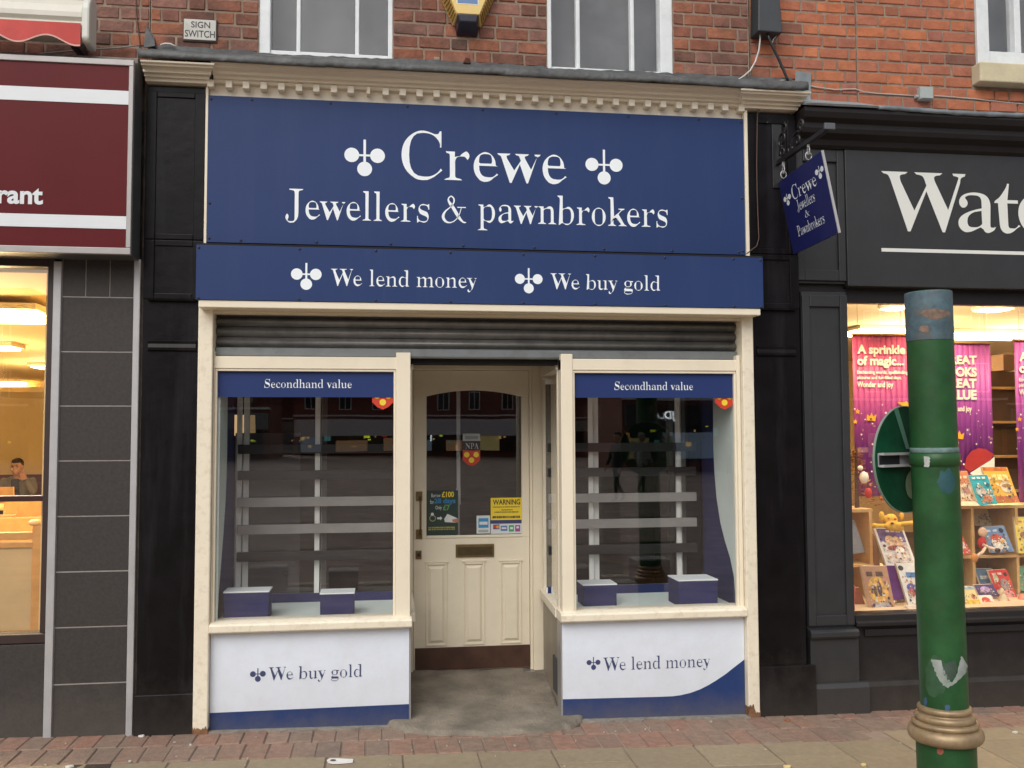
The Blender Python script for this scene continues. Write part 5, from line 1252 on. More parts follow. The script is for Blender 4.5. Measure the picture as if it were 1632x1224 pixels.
# shelves far back
bsx = thing('back_bookcase', (W(1605, 600, 4)[0], 4.0, 0), 'dark bookcase deep inside the bookshop between two banners', 'bookcase')
DW = mat('dark_shelf_wood', (.07,.04,.022), .6, .2, 6)
x0, x1 = W(1560, 600, 4)[0], W(1660, 600, 4)[0]
box('case', DW, bsx, x0, x1, 4.02, 4.3, .02, 2.25, .004)
for k in range(6): box('shelf', WOOD, bsx, x0, x1, 3.86, 4.019, .25+.36*k, .275+.36*k, .002)
box('card_box', mat('brown_card', (.16,.09,.05), .8), bsx, W(1588, 540, 4)[0], W(1606, 540, 4)[0], 3.9, 4.1, 2.2505, 2.42, .003)

# banners
def grad(name, c0, c1, z0, z1):
    M = mat(name, c0, .5, .04, 3); n = M.node_tree.nodes; L = M.node_tree.links; b = n['Principled BSDF']
    g = n.new('ShaderNodeNewGeometry'); s = n.new('ShaderNodeSeparateXYZ'); L.new(g.outputs['Position'], s.inputs[0])
    r = n.new('ShaderNodeMapRange'); r.inputs[1].default_value = z0; r.inputs[2].default_value = z1; L.new(s.outputs[2], r.inputs[0])
    mx = n.new('ShaderNodeMix'); mx.data_type = 'RGBA'; mx.inputs[6].default_value = (*c1, 1); mx.inputs[7].default_value = (*c0, 1); L.new(r.outputs[0], mx.inputs[0])
    L.new(mx.outputs[2], b.inputs['Base Color']); return M
YBN = .80
zb0, zb1 = W(1500, 720, YBN)[1], W(1500, 560, YBN)[1]
BN1 = grad('pink_purple_banner', (.50,.07,.19), (.22,.035,.27), zb0, zb1)
BN2 = grad('magenta_purple_banner', (.45,.09,.42), (.22,.035,.30), zb0, zb1)
BW = mat('banner_white', (.85,.80,.72), .5); BY = mat('banner_gold', (.80,.40,.03), .5)
def banner(px0, px1, ptop, pbot, ma, lab, big, dy=0):
    (x0, zt), (x1, zb) = W(px0, ptop, YBN), W(px1, pbot, YBN)
    t = thing('hanging_banner', ((x0+x1)/2, YBN, zt), lab, 'banner', 'purple banners hung in the bookshop window')
    b = MB(); n = 10
    for i in range(n):
        a = x0+(x1-x0)*i/n; c = x0+(x1-x0)*(i+1)/n; ya = .0012*math.sin(i*1.3); yc = .0012*math.sin((i+1)*1.3)
        b.hexa([(a, YBN+ya, zb), (c, YBN+yc, zb), (c, YBN+yc, zt), (a, YBN+ya, zt)], [(a, YBN+ya+.004, zb), (c, YBN+yc+.004, zb), (c, YBN+yc+.004, zt), (a, YBN+ya+.004, zt)])
    b.build('cloth', ma, t, 0, True)
    box('rod', mat('gold_rod', (.6,.42,.18), .4), t, x0-.01, x1+.01, YBN-.012, YBN+.012, zt+.0005, zt+.014, .003)
    for x in (x0+.04, x1-.04): MB().tube([(x, YBN, zt+.014), (x, YBN, 2.759)], .0015, 5).build('cord', CABW, t)
    Yq = YBN-.0065
    def tx(s, xa, xb, ya, yb, off=.03):
        a, b_ = W(xa, ya, Yq), W(xb, yb, Yq); text('lettering', s, BW, t, a[0], b_[0], b_[1], a[1], Yq, serif=False, offset=off)
    o = px0-1358 if big == 0 else px0-1493
    if big == 0:
        d = dy
        tx('A sprinkle', 1366+o, 1443+o, 549+d, 569+d, .04); tx('of magic...', 1366+o, 1441+o, 567+d, 587+d, .04)
        tx('Enchanting words, spellbinding', 1366+o, 1447+o, 590+d, 598+d, .03); tx('pictures and fun-filled days.', 1366+o, 1437+o, 599+d, 606+d, .03); tx('Wonder and joy', 1366+o, 1424+o, 608+d, 620+d, .03)
    else:
        for s, a, b_ in (('GREAT', 566, 581), ('BOOKS', 585, 600.5), ('GREAT', 603, 618.5), ('VALUE', 621, 637)): tx(s, 1500+o, 1557+o, a, b_, .05)
        tx('Wonder and joy', 1498+o, 1549+o, 647, 658)
    cf = MB(); rg = random.Random(int(px0)); 
    for k in range(46):
        u = rg.uniform(px0+3, px1-3); v = rg.uniform(ptop+105, pbot-5); c = W(u, v, Yq); r = rg.uniform(.0025, .007)
        cf.prism([(c[0]+r*math.cos(a*math.pi/3), c[1]+r*math.sin(a*math.pi/3)) for a in range(6)], Yq-.0006, Yq)
    tag(cf.build('confetti_print', BW, t), kind='stuff')
    def star(u, v, r, m_, n=5, k=.45, rot=.3):
        c = W(u, v, Yq-.001); MB().prism([(c[0]+(r if i % 2 == 0 else r*k)*math.cos(i*math.pi/n+rot), c[1]+(r if i % 2 == 0 else r*k)*math.sin(i*math.pi/n+rot)) for i in range(2*n)], Yq-.0016, Yq-.001).build('star_print', m_, t)
    star(px0+9, 656+dy, .020, BY); star(px0+5, 672+dy, .018, BY); star(px0+30, 668+dy, .012, BW)
    cx, cy = (px0+31, 664+dy) if big == 0 else (px0+36, 693)
    P = [(-8, 6), (-7, -4), (-3, 0), (0, -7), (3, 0), (8, -4), (6, 7)]
    MB().prism([W(cx+a, cy+b_, Yq-.001) for a, b_ in P], Yq-.0016, Yq-.001).build('crown_print', BY, t)
    if big:
        P = [(1537, 745), (1540, 730), (1548, 719), (1560, 714), (1572, 716), (1584, 724), (1578, 733), (1560, 744), (1545, 752)]
        MB().prism([W(a, b_, Yq-.001) for a, b_ in P], Yq-.0016, Yq-.001).build('red_hat_print', mat('hat_red', (.38,.03,.03), .5), t)
        MB().prism([W(a, b_, Yq-.002) for a, b_ in ((1546, 754), (1560, 745), (1578, 734), (1585, 728), (1585, 760), (1556, 762))], Yq-.0026, Yq-.002).build('white_trim_print', BW, t)
    else: MB().prism([W(px0+a, b_+dy, Yq-.001) for a, b_ in ((72, 641), (92, 641), (92, 652), (84, 650))], Yq-.0016, Yq-.001).build('gold_shape_print', BY, t)
banner(1358, 1452, 534, 790, BN1, 'pink to purple banner reading A sprinkle of magic, left of the green post', 0)
banner(1493, 1585, 547, 765, BN2, 'magenta banner reading GREAT BOOKS GREAT VALUE with a red hat, right of the green post', 1)
banner(1616, 1710, 543, 800, BN2, 'purple banner cut by the right edge of the photo, reading A sprinkle of magic', 0, 12)

# bookcases of the display
YC = .60
SW = mat('display_shelf_wood', (.56,.36,.15), .5, .12, 10)
def bookcase(px0, px1, ptop, pmid, ups, lab):
    x0, z1 = W(px0, ptop, YC); x1 = W(px1, ptop, YC)[0]; zm = W(px0, pmid, YC)[1]
    t = thing('display_bookcase', ((x0+x1)/2, YC, .513), lab, 'bookcase')
    box('top_board', SW, t, x0, x1, YC, YC+.30, z1-.022, z1, .002); box('shelf', SW, t, x0, x1, YC+.002, YC+.30, zm-.02, zm, .002)
    box('back_board', mat('shelf_back', (.30,.17,.07), .7, .1), t, x0, x1, YC+.3005, YC+.31, .513, z1, 0)
    for p in ups:
        x = W(p, 850, YC)[0]
        box('upright', SW, t, x-.010, x+.010, YC-.001, YC+.2995, .513, zm-.0205, .002); box('upright', SW, t, x-.010, x+.010, YC-.001, YC+.2995, zm+.0005, z1-.0225, .002)
    return t
bookcase(1520, 1700, 806, 886, (1524, 1551, 1621, 1697), 'light wood cube bookcase right of the green post in the bookshop window')
bookcase(1330, 1391, 812, 900, (1388,), 'light wood cube unit at the left end of the bookshop window')
# books
def book(q, Y, col, lab, prints=(), th=.022, name='book'):
    TL_, TR_, BR_, BL_ = [Vector(P3(*p, Y)) for p in q]
    c = (TL_+TR_+BR_+BL_)/4
    t = thing(name, (c.x, Y, min(BL_.z, BR_.z)), lab, 'book', 'books in the bookshop window')
    back = Vector((0, th, 0)); lean = Vector((0, .05, 0))
    A = [BL_, BR_, TR_+lean, TL_+lean]
    cm = mat('cover_'+'_'.join(str(int(k*100)) for k in col), col, .35, .10, 30)
    MB().hexa(A, [p+Vector((0, .003, 0)) for p in A]).build('front_cover', cm, t, .0008)
    MB().hexa([p+Vector((0, .0035, 0)) for p in A], [p+back for p in A]).build('pages', mat('paper', (.65,.58,.45), .8), t)
    def uv(u, v, d=.0015): return (A[3].lerp(A[2], u).lerp(A[0].lerp(A[1], u), v))-Vector((0, d, 0))
    for i, pr in enumerate(prints):
        k, c2 = pr[0], pr[1]; m2 = mat('print_'+'_'.join(str(int(w_*100)) for w_ in c2), c2, .4, .45, 45, dirt=.6, dirtcol=tuple(w_*.35+.05 for w_ in c2), dscale=28); b = MB(); d = .001+.0007*i
        if k == 'r': u0, v0, u1, v1 = pr[2:]; pts = [(u0, v0), (u1, v0), (u1, v1), (u0, v1)]
        elif k == 'e': u0, v0, ru, rv = pr[2:]; pts = [(u0+ru*math.cos(a*math.pi/8), v0+rv*math.sin(a*math.pi/8)) for a in range(16)]
        else: pts = pr[2]
        b.add([tuple(uv(u, v, d)) for u, v in pts], [tuple(range(len(pts)))])
        b.build('cover_print', m2, t)
    if prints:
        rg = random.Random(int(c.x*1000)); base = [(.75,.70,.6), (.08,.06,.08), tuple(w_*.5 for w_ in col), (.5,.3,.15)]
        for ci, cc_ in enumerate(base):
            b = MB()
            for _ in range(16):
                u0, v0 = rg.uniform(.08, .9), rg.uniform(.28, .95); r_ = rg.uniform(.008, .045); k_ = rg.choice((3, 4, 5, 6)); ph = rg.uniform(0, 3)
                b.add([tuple(uv(u0+r_*1.3*math.cos(ph+a*2*math.pi/k_), v0+r_*math.sin(ph+a*2*math.pi/k_), .0062+.0003*ci)) for a in range(k_)], [tuple(range(k_))])
            tag(b.build('fine_print', mat('fine_%d_%d' % (ci, int(sum(cc_)*100)), cc_, .45, .2, 50), t), kind='stuff')
    return t
def title(c, v, n=3, u0=.15, u1=.85, h=.05):
    r = random.Random(int(v*100)+n); out = []; u = u0
    for i in range(n):
        w_ = (u1-u0)/n*r.uniform(.6, .85); out.append(('r', c, u, v, u+w_, v+h)); u += (u1-u0)/n
    return tuple(out)
cr_, br_, wt, pk, dk = (.75,.62,.42), (.30,.13,.05), (.80,.78,.72), (.55,.20,.16), (.05,.04,.10)
book([(1398, 841), (1446, 842), (1461, 900), (1413, 901)], .42, wt, 'white bordered picture book with pale figures on purple, propped under the yellow plush toy',
     (('r', (.16,.11,.30), .07, .04, .93, .40), ('r', (.72,.64,.58), .07, .40, .93, .95), ('e', (.80,.55,.35), .40, .35, .16, .13), ('e', (.80,.50,.30), .62, .40, .15, .16), ('e', (.35,.07,.05), .52, .55, .30, .07), ('e', (.85,.75,.66), .62, .68, .17, .18))+title((.7,.7,.8), .08, 3, .35, .85))
book([(1378, 904), (1420, 904), (1428, 974), (1386, 976)], .30, (.45,.26,.16), 'brown and orange book with dark figures in a golden circle, standing front left',
     (('e', (.75,.45,.12), .50, .52, .38, .30), ('e', (.15,.09,.08), .38, .55, .06, .14), ('e', (.12,.08,.09), .55, .50, .09, .17), ('r', (.42,.40,.42), .15, .80, .88, .93), ('e', (.60,.25,.22), .82, .32, .10, .06))+title((.12,.07,.05), .12, 2, .15, .85, .10))
book([(1435, 900), (1478, 900), (1488, 966), (1449, 968)], .30, wt, 'white book with blue title and small coloured figures beside the green post',
     (('e', (.04,.05,.03), .12, .10, .10, .06), ('r', (.10,.22,.45), .25, .20, .9, .32), ('e', (.12,.12,.35), .35, .55, .22, .10), ('e', (.45,.10,.12), .30, .66, .12, .10), ('e', (.30,.35,.45), .6, .6, .2, .12)))
book([(1419, 903), (1440, 903), (1444, 955), (1424, 957)], .36, (.10,.02,.16), 'plain purple book behind the brown and orange one', ())
book([(1530, 752), (1549, 751), (1558, 803), (1533, 803)], .50, (.60,.22,.10), 'red and cream book half hidden by the green post on top of the bookcase',
     (('r', cr_, .0, .40, .95, .90), ('e', (.5,.25,.2), .5, .6, .25, .12))+title((.8,.6,.4), .14, 2, .1, .9, .08))
book([(1551, 758), (1581, 757), (1590, 803), (1560, 806)], .47, (.03,.36,.42), 'turquoise book leaning on top of the bookcase',
     (('e', (.60,.45,.35), .50, .55, .16, .10), ('e', (.55,.22,.10), .58, .80, .25, .14), ('e', (.02,.12,.16), .82, .35, .10, .07), ('e', (.50,.60,.60), .25, .5, .12, .18))+title((.6,.7,.7), .06, 3, .1, .9, .07))
book([(1573, 745), (1613, 745), (1625, 801), (1583, 803)], .52, (.78,.45,.06), 'large yellow and orange book at the right on top of the bookcase',
     (('r', (.55,.16,.04), .0, .0, .95, .10), ('e', (.75,.65,.45), .70, .55, .22, .16), ('e', (.30,.18,.08), .72, .52, .20, .05), ('r', (.55,.16,.06), .0, .80, 1, .97))+title((.85,.75,.3), .20, 3, .25, .9, .16))
book([(1572, 841), (1608, 839), (1617, 879), (1580, 881)], .56, (.16,.26,.42), 'blue book with a round cream figure in a red scarf inside the bookcase',
     (('e', (.80,.74,.62), .50, .64, .32, .24), ('e', (.60,.10,.05), .45, .42, .24, .12), ('e', (.70,.35,.05), .62, .58, .14, .06), ('e', (.02,.03,.05), .78, .16, .10, .09))+title((.55,.65,.75), .12, 2, .15, .65, .08))
book([(1583, 911), (1612, 909), (1624, 958), (1594, 961)], .50, (.58,.05,.04), 'red book on the lower shelf of the bookcase',
     (('e', (.50,.50,.30), .25, .25, .14, .12), ('e', (.30,.28,.28), .60, .45, .22, .18), ('e', (.05,.03,.03), .82, .15, .10, .07), ('e', (.70,.30,.25), .6, .75, .3, .12))+title((.8,.6,.5), .08, 2, .1, .7, .07))
book([(1560, 934), (1590, 933), (1594, 950), (1562, 952)], .46, (.07,.05,.16), 'small dark blue book lying open at the foot of the bookcase', (('e', (.5,.35,.6), .45, .4, .25, .25),))
book([(1562, 908), (1590, 908), (1594, 934), (1564, 934)], .56, (.07,.13,.20), 'slate blue book at the back of the lower shelf', (('r', (.3,.35,.38), .1, .4, .9, .6),))
book([(1536, 936), (1559, 937), (1568, 973), (1538, 975)], .30, (.72,.60,.28), 'pale yellow book standing at the lower right of the green post',
     (('r', (.35,.50,.58), .0, .0, 1, .12), ('e', (.60,.20,.06), .72, .42, .12, .10), ('r', (.75,.50,.06), .0, .55, 1, .98)))
book([(1533, 853), (1540, 853), (1549, 883), (1534, 884)], .52, (.60,.08,.05), 'red edged book leaning against the bookcase upright', (('r', (.75,.60,.5), .0, .35, .7, .7),))
book([(1624, 825), (1660, 825), (1662, 882), (1624, 882)], .56, (.78,.62,.12), 'yellow book cut by the right edge of the photo', (('e', (.3,.15,.1), .3, .5, .15, .1),)+title((.5,.2,.1), .1, 3))
book([(1566, 952), (1588, 951), (1592, 972), (1570, 974)], .34, (.70,.66,.55), 'small pale book with a red heart at the foot of the bookcase', (('e', (.6,.06,.05), .45, .3, .3, .22),))
book([(1357, 830), (1368, 830), (1379, 880), (1357, 884)], .66, (.30,.34,.38), 'grey book standing in the left cube unit', ())
book([(1450, 968), (1480, 967), (1482, 973), (1452, 974)], .20, (.45,.40,.38), 'flat grey book lying on the display deck beside the post', ())
for i, (q, col, lab) in enumerate((
    ([(1391, 852), (1399, 851), (1403, 903), (1392, 903)], (.20,.09,.05), 'thin brown book standing beside the left cube unit'),
    ([(1400, 900), (1412, 900), (1413, 905), (1401, 905)], (.42,.25,.12), 'small stack end of tan books behind the white bordered book'),
    ([(1390, 975), (1446, 976), (1449, 980), (1388, 980)], (.55,.33,.16), 'flat tan book lying at the front of the display deck'),
    ([(1429, 935), (1447, 930), (1450, 972), (1434, 974)], (.16,.17,.10), 'dark olive book leaning between the brown book and the white book'),
    ([(1362, 940), (1376, 938), (1382, 972), (1364, 975)], (.24,.07,.04), 'dark red book at the left edge of the display deck'),
    ([(1626, 905), (1660, 903), (1662, 940), (1628, 942)], (.15,.35,.22), 'green book in the right compartment of the lower shelf'),
    ([(1606, 815), (1618, 815), (1618, 838), (1608, 838)], (.35,.20,.09), 'small tan book standing at the back of the middle compartment'),
    ([(1555, 812), (1585, 812), (1585, 838), (1555, 838)], (.75,.68,.42), 'cream book standing at the back of the middle compartment'),
    ([(1528, 800), (1562, 800), (1562, 806), (1528, 806)], (.60,.45,.33), 'stack of cream books lying on top of the bookcase'))):
    book(q, (.60, .62, .22, .42, .40, .62, .84, .84, .44)[i], col, lab, ((('e', (.6,.5,.4), .5, .5, .25, .15),) if i in (3, 5, 7) else ()))
# plush toys and ornaments
def px3(px, py, Y, rpx, ry=None):   # centre and radii for something rpx pixels wide
    c = P3(px, py, Y); s_ = (Y+5.2)/1500*1.02
    return c, rpx*s_
pt = thing('plush_toy', P3(1425, 842, .42), 'floppy yellow plush toy lying over the top of the white bordered book', 'plush toy')
b = MB(); PY = mat('yellow_plush', (.70,.40,.05), .9, .2, 40, bump=.8, bscale=200)
def bb(mb, px, py, Y, rx, rz, ry=None):
    c, r = px3(px, py, Y, rx); mb.ball(c, (r, (ry or rx)*(Y+5.2)/1500, rz*(Y+5.2)/1500), 14, 10)
bb(b, 1420, 828, .40, 11, 10, 9); bb(b, 1423, 838, .38, 14, 9, 8); bb(b, 1405, 823, .42, 5, 9, 4); bb(b, 1437, 822, .42, 4, 7, 4); bb(b, 1432, 842, .40, 10, 6, 6)
b.tube([P3(1430, 836, .40), P3(1443, 834, .37), P3(1456, 833, .36)], .014, 8); bb(b, 1455, 834, .36, 5, 4.5, 4); bb(b, 1394, 838, .40, 5, 5, 4); b.tube([P3(1410, 838, .40), P3(1396, 838, .40)], .014, 8)
bd = blob('body', b, PY, pt, .005, 4)
e = MB(); bb(e, 1416, 826, .355, 2, 2.2, 2); bb(e, 1427, 827, .355, 2, 2.2, 2); e.build('eyes', mat('orange_eye', (.55,.16,.03), .4), pt); e = MB(); bb(e, 1422, 834, .345, 3.2, 2.2, 2); e.build('nose', mat('brown_nose', (.12,.05,.03), .5), pt)
p2 = thing('plush_bird', P3(1601, 970, .40), 'small cream and red plush bird sitting at the foot of the bookcase', 'plush toy')
b = MB(); bb(b, 1599, 958, .40, 8, 13, 7); bb(b, 1595, 942, .40, 6, 6, 5); blob('body', b, mat('cream_plush', (.60,.50,.33), .9, .25, 30), p2, .005, 3)
b = MB(); bb(b, 1592, 935, .39, 3, 4, 3); bb(b, 1608, 964, .40, 5, 9, 5); b.build('crest', mat('red_plush', (.45,.06,.05), .9), p2, 0, True)
p3 = thing('plush_doll', P3(1565, 882, .52), 'small doll in red with striped limbs sitting on the middle shelf', 'plush toy')
b = MB(); bb(b, 1565, 865, .52, 7, 10, 6); b.build('body', mat('red_plush2', (.50,.03,.03), .9), p3, 0, True)
b = MB(); bb(b, 1566, 848, .52, 8, 8, 6); b.build('head', mat('doll_face', (.65,.45,.30), .8), p3, 0, True)
b = MB().tube([P3(1566, 868, .50), P3(1580, 874, .46), P3(1592, 876, .44)], .010, 8).tube([P3(1572, 870, .50), P3(1566, 880, .45), P3(1557, 886, .43)], .010, 8); b.build('limbs', mat('cream_limb', (.65,.50,.38), .9), p3, 0, True)
b = MB(); bb(b, 1553, 889, .43, 6, 8, 5); b.build('mitten', mat('orange_mitten', (.50,.22,.06), .9), p3, 0, True)
b = MB(); bb(b, 1590, 877, .43, 5, 4, 4); b.build('boot', INK, p3, 0, True)
p4 = thing('pink_egg_ornament', P3(1630, 970, .42), 'round pink ornament at the right edge of the display deck', 'ornament'); b = MB(); bb(b, 1630, 958, .42, 8, 13, 8); b.build('ball', mat('pink_ceramic', (.60,.22,.15), .4), p4, 0, True)
xt = thing('christmas_tree', P3(1372, 811, .72), 'small brown twig Christmas tree with white snowman and red ornaments on the left cube unit', 'christmas tree')
b = MB(); rg = random.Random(4); c = Vector(P3(1366, 811, .72))
tr = MB().tube([c, c+Vector((0, 0, .42))], [.016, .006], 8).build('trunk', DW, xt)
for k in range(420):
    h = rg.uniform(.02, .40); r = (.42-h)*.42*rg.uniform(.3, 1); a = rg.uniform(0, 6.28); p = c+Vector((math.cos(a)*r, math.sin(a)*r*.5, h)); dv = Vector((math.cos(a), math.sin(a)*.5, rg.uniform(-.3, .5)))*rg.uniform(.02, .045)
    n_ = Vector((rg.uniform(-1, 1), rg.uniform(-1, 1), rg.uniform(-1, 1)))*.006; b.add([p-n_, p+dv, p+n_], [(0, 1, 2)])
tag(b.build('twigs', mat('orange_brown_twig', (.28,.11,.04), .8, .4, 40), xt), kind='stuff')
b = MB(); bb(b, 1377, 761, .56, 8, 10, 6); bb(b, 1371, 746, .56, 4.5, 4.5, 4); b.build('snowman', mat('white_felt', (.8,.76,.66), .8), xt, 0, True)
b = MB(); bb(b, 1384, 786, .58, 6, 9, 5); b.build('red_ribbon', mat('red_ribbon', (.45,.02,.02), .6), xt, 0, True)
b = MB(); bb(b, 1406, 794, .60, 5, 5, 5); b.build('bauble', mat('copper_bauble', (.55,.20,.06), .25, metal=.6), xt, 0, True)
tag(MB().tube([P3(1358, 974, .25), P3(1359, 946, .25), P3(1361, 936, .25), P3(1359, 932, .25)], [.016, .013, .010, .006], 10).build('red_santa_figure', mat('red_figure', (.5,.1,.07), .6), None, 0, True), 'thin red figure at the left edge of the bookshop window display', 'ornament')

# ================================================================== GREEN POST AND ROUND SIGN
PX, PYY = 2.068, -1.90
gp = thing('iron_post', (PX, PYY, G(PX)), 'green painted iron post with a dull gold collar, worn blue paint at its top', 'post')
g0 = G(PX)-.02; zT = 2.112
KR = .87
def ring_prof(P, name, m_, smooth=True): return MB().lathe([(r_*KR, h_) for r_, h_ in P], (PX, PYY, 0), 56).build(name, m_, gp, 0, smooth)
sh_ = ring_prof([(.0965, .545), (.0960, 1.9), (.0955, 2.108), (.091, 2.112), (.001, 2.112)], 'shaft', GREEN)
sh_.data.polygons.foreach_set('use_smooth', [True]*len(sh_.data.polygons)); q = sh_.modifiers.new('e', 'EDGE_SPLIT'); q.split_angle = RAD(40)
o = ring_prof([(.165, g0), (.165, .10), (.150, .13), (.125, .16), (.119, .20), (.119, .455)], 'lower_shaft', GREEN); q = o.modifiers.new('e', 'EDGE_SPLIT'); q.split_angle = RAD(40)
def tor(zc_, R, r, rz, n=12): return [(R+r*math.cos(a), zc_+rz*math.sin(a)) for a in [math.pi*(-.5+i/n) for i in range(n+1)]]
ring_prof([(.110, .440)]+tor(.470, .128, .023, .026)+tor(.508, .122, .012, .010)+tor(.530, .112, .010, .012)+[(.0975, .545)]+tor(.560, .101, .008, .010)+[(.0965, .573)], 'collar', GOLD)
zb_ = W(1480, 540, -1.99)[1]
BMT = mat('worn_blue_paint', (.065,.115,.14), .6, .35, 25, bump=.6, bscale=50, dirt=1.0, dirtcol=(.13,.10,.08), dscale=16)
ring_prof([(.0966, zb_), (.0972, zb_+.003), (.0972, 2.104), (.0960, 2.110)], 'blue_band', BMT)
def on_post(px, py, r=.0972):
    r = r*KR+.0004
    d = (fw+rt*((px-816)/FPX)-upv*((py-612)/FPX)); a = d.x**2+d.y**2; ox, oy = CAM.x-PX, CAM.y-PYY
    bq = 2*(ox*d.x+oy*d.y); cq = ox*ox+oy*oy-r*r; D_ = bq*bq-4*a*cq
    if D_ < 0: t = -bq/(2*a)
    else: t = (-bq-math.sqrt(D_))/(2*a)
    return tuple(CAM+d*t)
def post_patch(name, strips, m_, r=.0975, nu=8):
    b = MB()
    for L_, R_ in strips:
        def rs_(P, m): 
            out = []
            for i in range(m+1):
                t = i/m*(len(P)-1); j = min(int(t), len(P)-2); f = t-j; out.append((P[j][0]+(P[j+1][0]-P[j][0])*f, P[j][1]+(P[j+1][1]-P[j][1])*f))
            return out
        m = 12; A_, B_ = rs_(L_, m), rs_(R_, m); rg = random.Random(len(L_)*7+int(L_[0][0]))
        A_ = [(x+rg.uniform(-1, 1), y+rg.uniform(-.8, .8)) for x, y in A_]; B_ = [(x+rg.uniform(-1, 1), y+rg.uniform(-.8, .8)) for x, y in B_]
        vs = [on_post(A_[i][0]+(B_[i][0]-A_[i][0])*u/nu, A_[i][1]+(B_[i][1]-A_[i][1])*u/nu, r) for i in range(m+1) for u in range(nu+1)]
        b.add(vs, [(i*(nu+1)+u, i*(nu+1)+u+1, (i+1)*(nu+1)+u+1, (i+1)*(nu+1)+u) for i in range(m) for u in range(nu)])
    return b.build(name, m_, gp, 0, True)
SCR = mat('bare_grey_scrape', (.30,.33,.31), .6, .15, 20, dirt=.6, dirtcol=(.08,.16,.09), dscale=12)
post_patch('paint_scrape', [([(1481, 1050), (1486, 1065), (1492, 1080), (1500, 1092)], [(1497, 1052), (1502, 1066), (1507, 1078), (1512, 1086)]),
                            ([(1500, 1092), (1508, 1096), (1516, 1092)], [(1512, 1086), (1514, 1088), (1516, 1085)]), ([(1516, 1092), (1526, 1084), (1536, 1074), (1541, 1062)], [(1516, 1085), (1524, 1072), (1527, 1056), (1530, 1045)])], SCR)
post_patch('paint_scrape', [([(1500, 1060), (1502, 1075), (1508, 1084)], [(1520, 1052), (1524, 1066), (1516, 1082)])], mat('dark_green_wear', (.04,.07,.05), .6, .2, 30))
def pblob(name, cx, cy, rx, ry, m_, r=.0972):
    n = 14; K = 5; b = MB(); rg = random.Random(int(cx+cy)); q = [(rg.uniform(.75, 1.1), rg.uniform(.75, 1.1)) for _ in range(n)]
    b.add([on_post(cx, cy, r)]+[on_post(cx+rx*k/K*math.cos(2*math.pi*i/n)*q[i][0], cy+ry*k/K*math.sin(2*math.pi*i/n)*q[i][1], r) for k in range(1, K+1) for i in range(n)],
          [(0, 1+i, 1+(i+1) % n) for i in range(n)]+[(1+(k-1)*n+i, 1+k*n+i, 1+k*n+(i+1) % n, 1+(k-1)*n+(i+1) % n) for k in range(1, K) for i in range(n)]); return b.build(name, m_, gp, 0, True)
pblob('blue_chip', 1507, 1128, 5, 6, mat('blue_chip', (.04,.10,.18), .5)); pblob('blue_chip', 1472, 1118, 3, 8, _m['blue_chip'])
pblob('rust_chip', 1495, 1197, 6, 6, mat('rust_chip', (.28,.09,.05), .8, .3, 40), .1196); pblob('rust_chip', 1530, 1190, 4, 8, mat('dark_rust', (.09,.05,.035), .8, .3, 40), .1196)
pblob('blue_stain', 1510, 768, 17, 22, mat('blue_stain', (.02,.075,.085), .5, .3, 20)); pblob('scribble', 1494, 500, 26, 9, mat('brown_scribble', (.18,.12,.09), .7, .4, 60), .0980); pblob('scribble', 1476, 524, 9, 6, _m['brown_scribble'], .0982)
pblob('green_wear', 1490, 1078, 20, 35, mat('wear_green', (.03,.085,.04), .45, .3, 30), .0970)
# clamp
zc1 = W(1485, 733, -1.995)[1]
ring_prof([(.0975, zc1-.024), (.102, zc1-.022), (.102, zc1+.022), (.0975, zc1+.024)], 'clamp_band', GREEN)
post_patch('bare_metal', [([(1474, 727), (1474, 744)], [(1483, 727), (1482, 744)])], mat('bare_metal', (.42,.44,.42), .5, .2, 30), .1025)
ring_prof([(.0968, zc1+.025), (.0985, zc1+.027), (.0985, zc1+.042), (.0968, zc1+.044)], 'tape_wrap', mat('frayed_tape', (.13,.20,.19), .7, .4, 40, bump=1, bscale=80))
gp.rotation_euler = (0, -RAD(.65), 0); gp.location.x += .014       # the post leans a touch
rsn = thing('round_sign', (2.02, -1.78, zc1), 'round green sign seen from behind, bracketed to the left of the green post', 'road sign')
nrm = Vector((-.454, .891, 0)); tan = Vector((.891, .454, 0)); cc = Vector((2.02, -1.78, W(1442, 732, -1.78)[1]))
MB().lathe([(.001, 0), (.200, 0), (.2045, .0008), (.2045, .0035), (.001, .004)], tuple(cc), 64, nrm).build('disc', GREEND, rsn)
MB().lathe([(.2045, -.003), (.2075, -.003), (.2075, .006), (.2045, .006), (.2045, -.003)], tuple(cc), 64, nrm, False).build('rim', mat('grey_green_rim', (.20,.27,.22), .5), rsn)
def od(u, v, d=.0015): return tuple(cc+tan*u+Vector((0, 0, v))-nrm*d)
MB().hexa([od(-.185, -.025), od(.12, -.025), od(.12, .025), od(-.185, .025)], [od(-.185, -.025, .006), od(.12, -.025, .006), od(.12, .025, .006), od(-.185, .025, .006)]).build('bracket_channel', ALUT, rsn)
MB().hexa([od(-.185, .018, .0062), od(.12, .018, .0062), od(.12, .027, .0062), od(-.185, .027, .0062)], [od(-.185, .018, .028), od(.12, .018, .028), od(.12, .027, .028), od(-.185, .027, .028)]).build('channel_lip', ALUT, rsn)
MB().hexa([od(-.185, -.027, .0062), od(.12, -.027, .0062), od(.12, -.018, .0062), od(-.185, -.018, .0062)], [od(-.185, -.027, .028), od(.12, -.027, .028), od(.12, -.018, .028), od(-.185, -.018, .028)]).build('channel_lip', ALUT, rsn)
MB().hexa([od(-.184, -.0175, .0065), od(-.06, -.0175, .0065), od(-.06, .0175, .0065), od(-.184, .0175, .0065)], [od(-.184, -.0175, .012), od(-.06, -.0175, .012), od(-.06, .0175, .012), od(-.184, .0175, .012)]).build('dark_channel', INK, rsn)
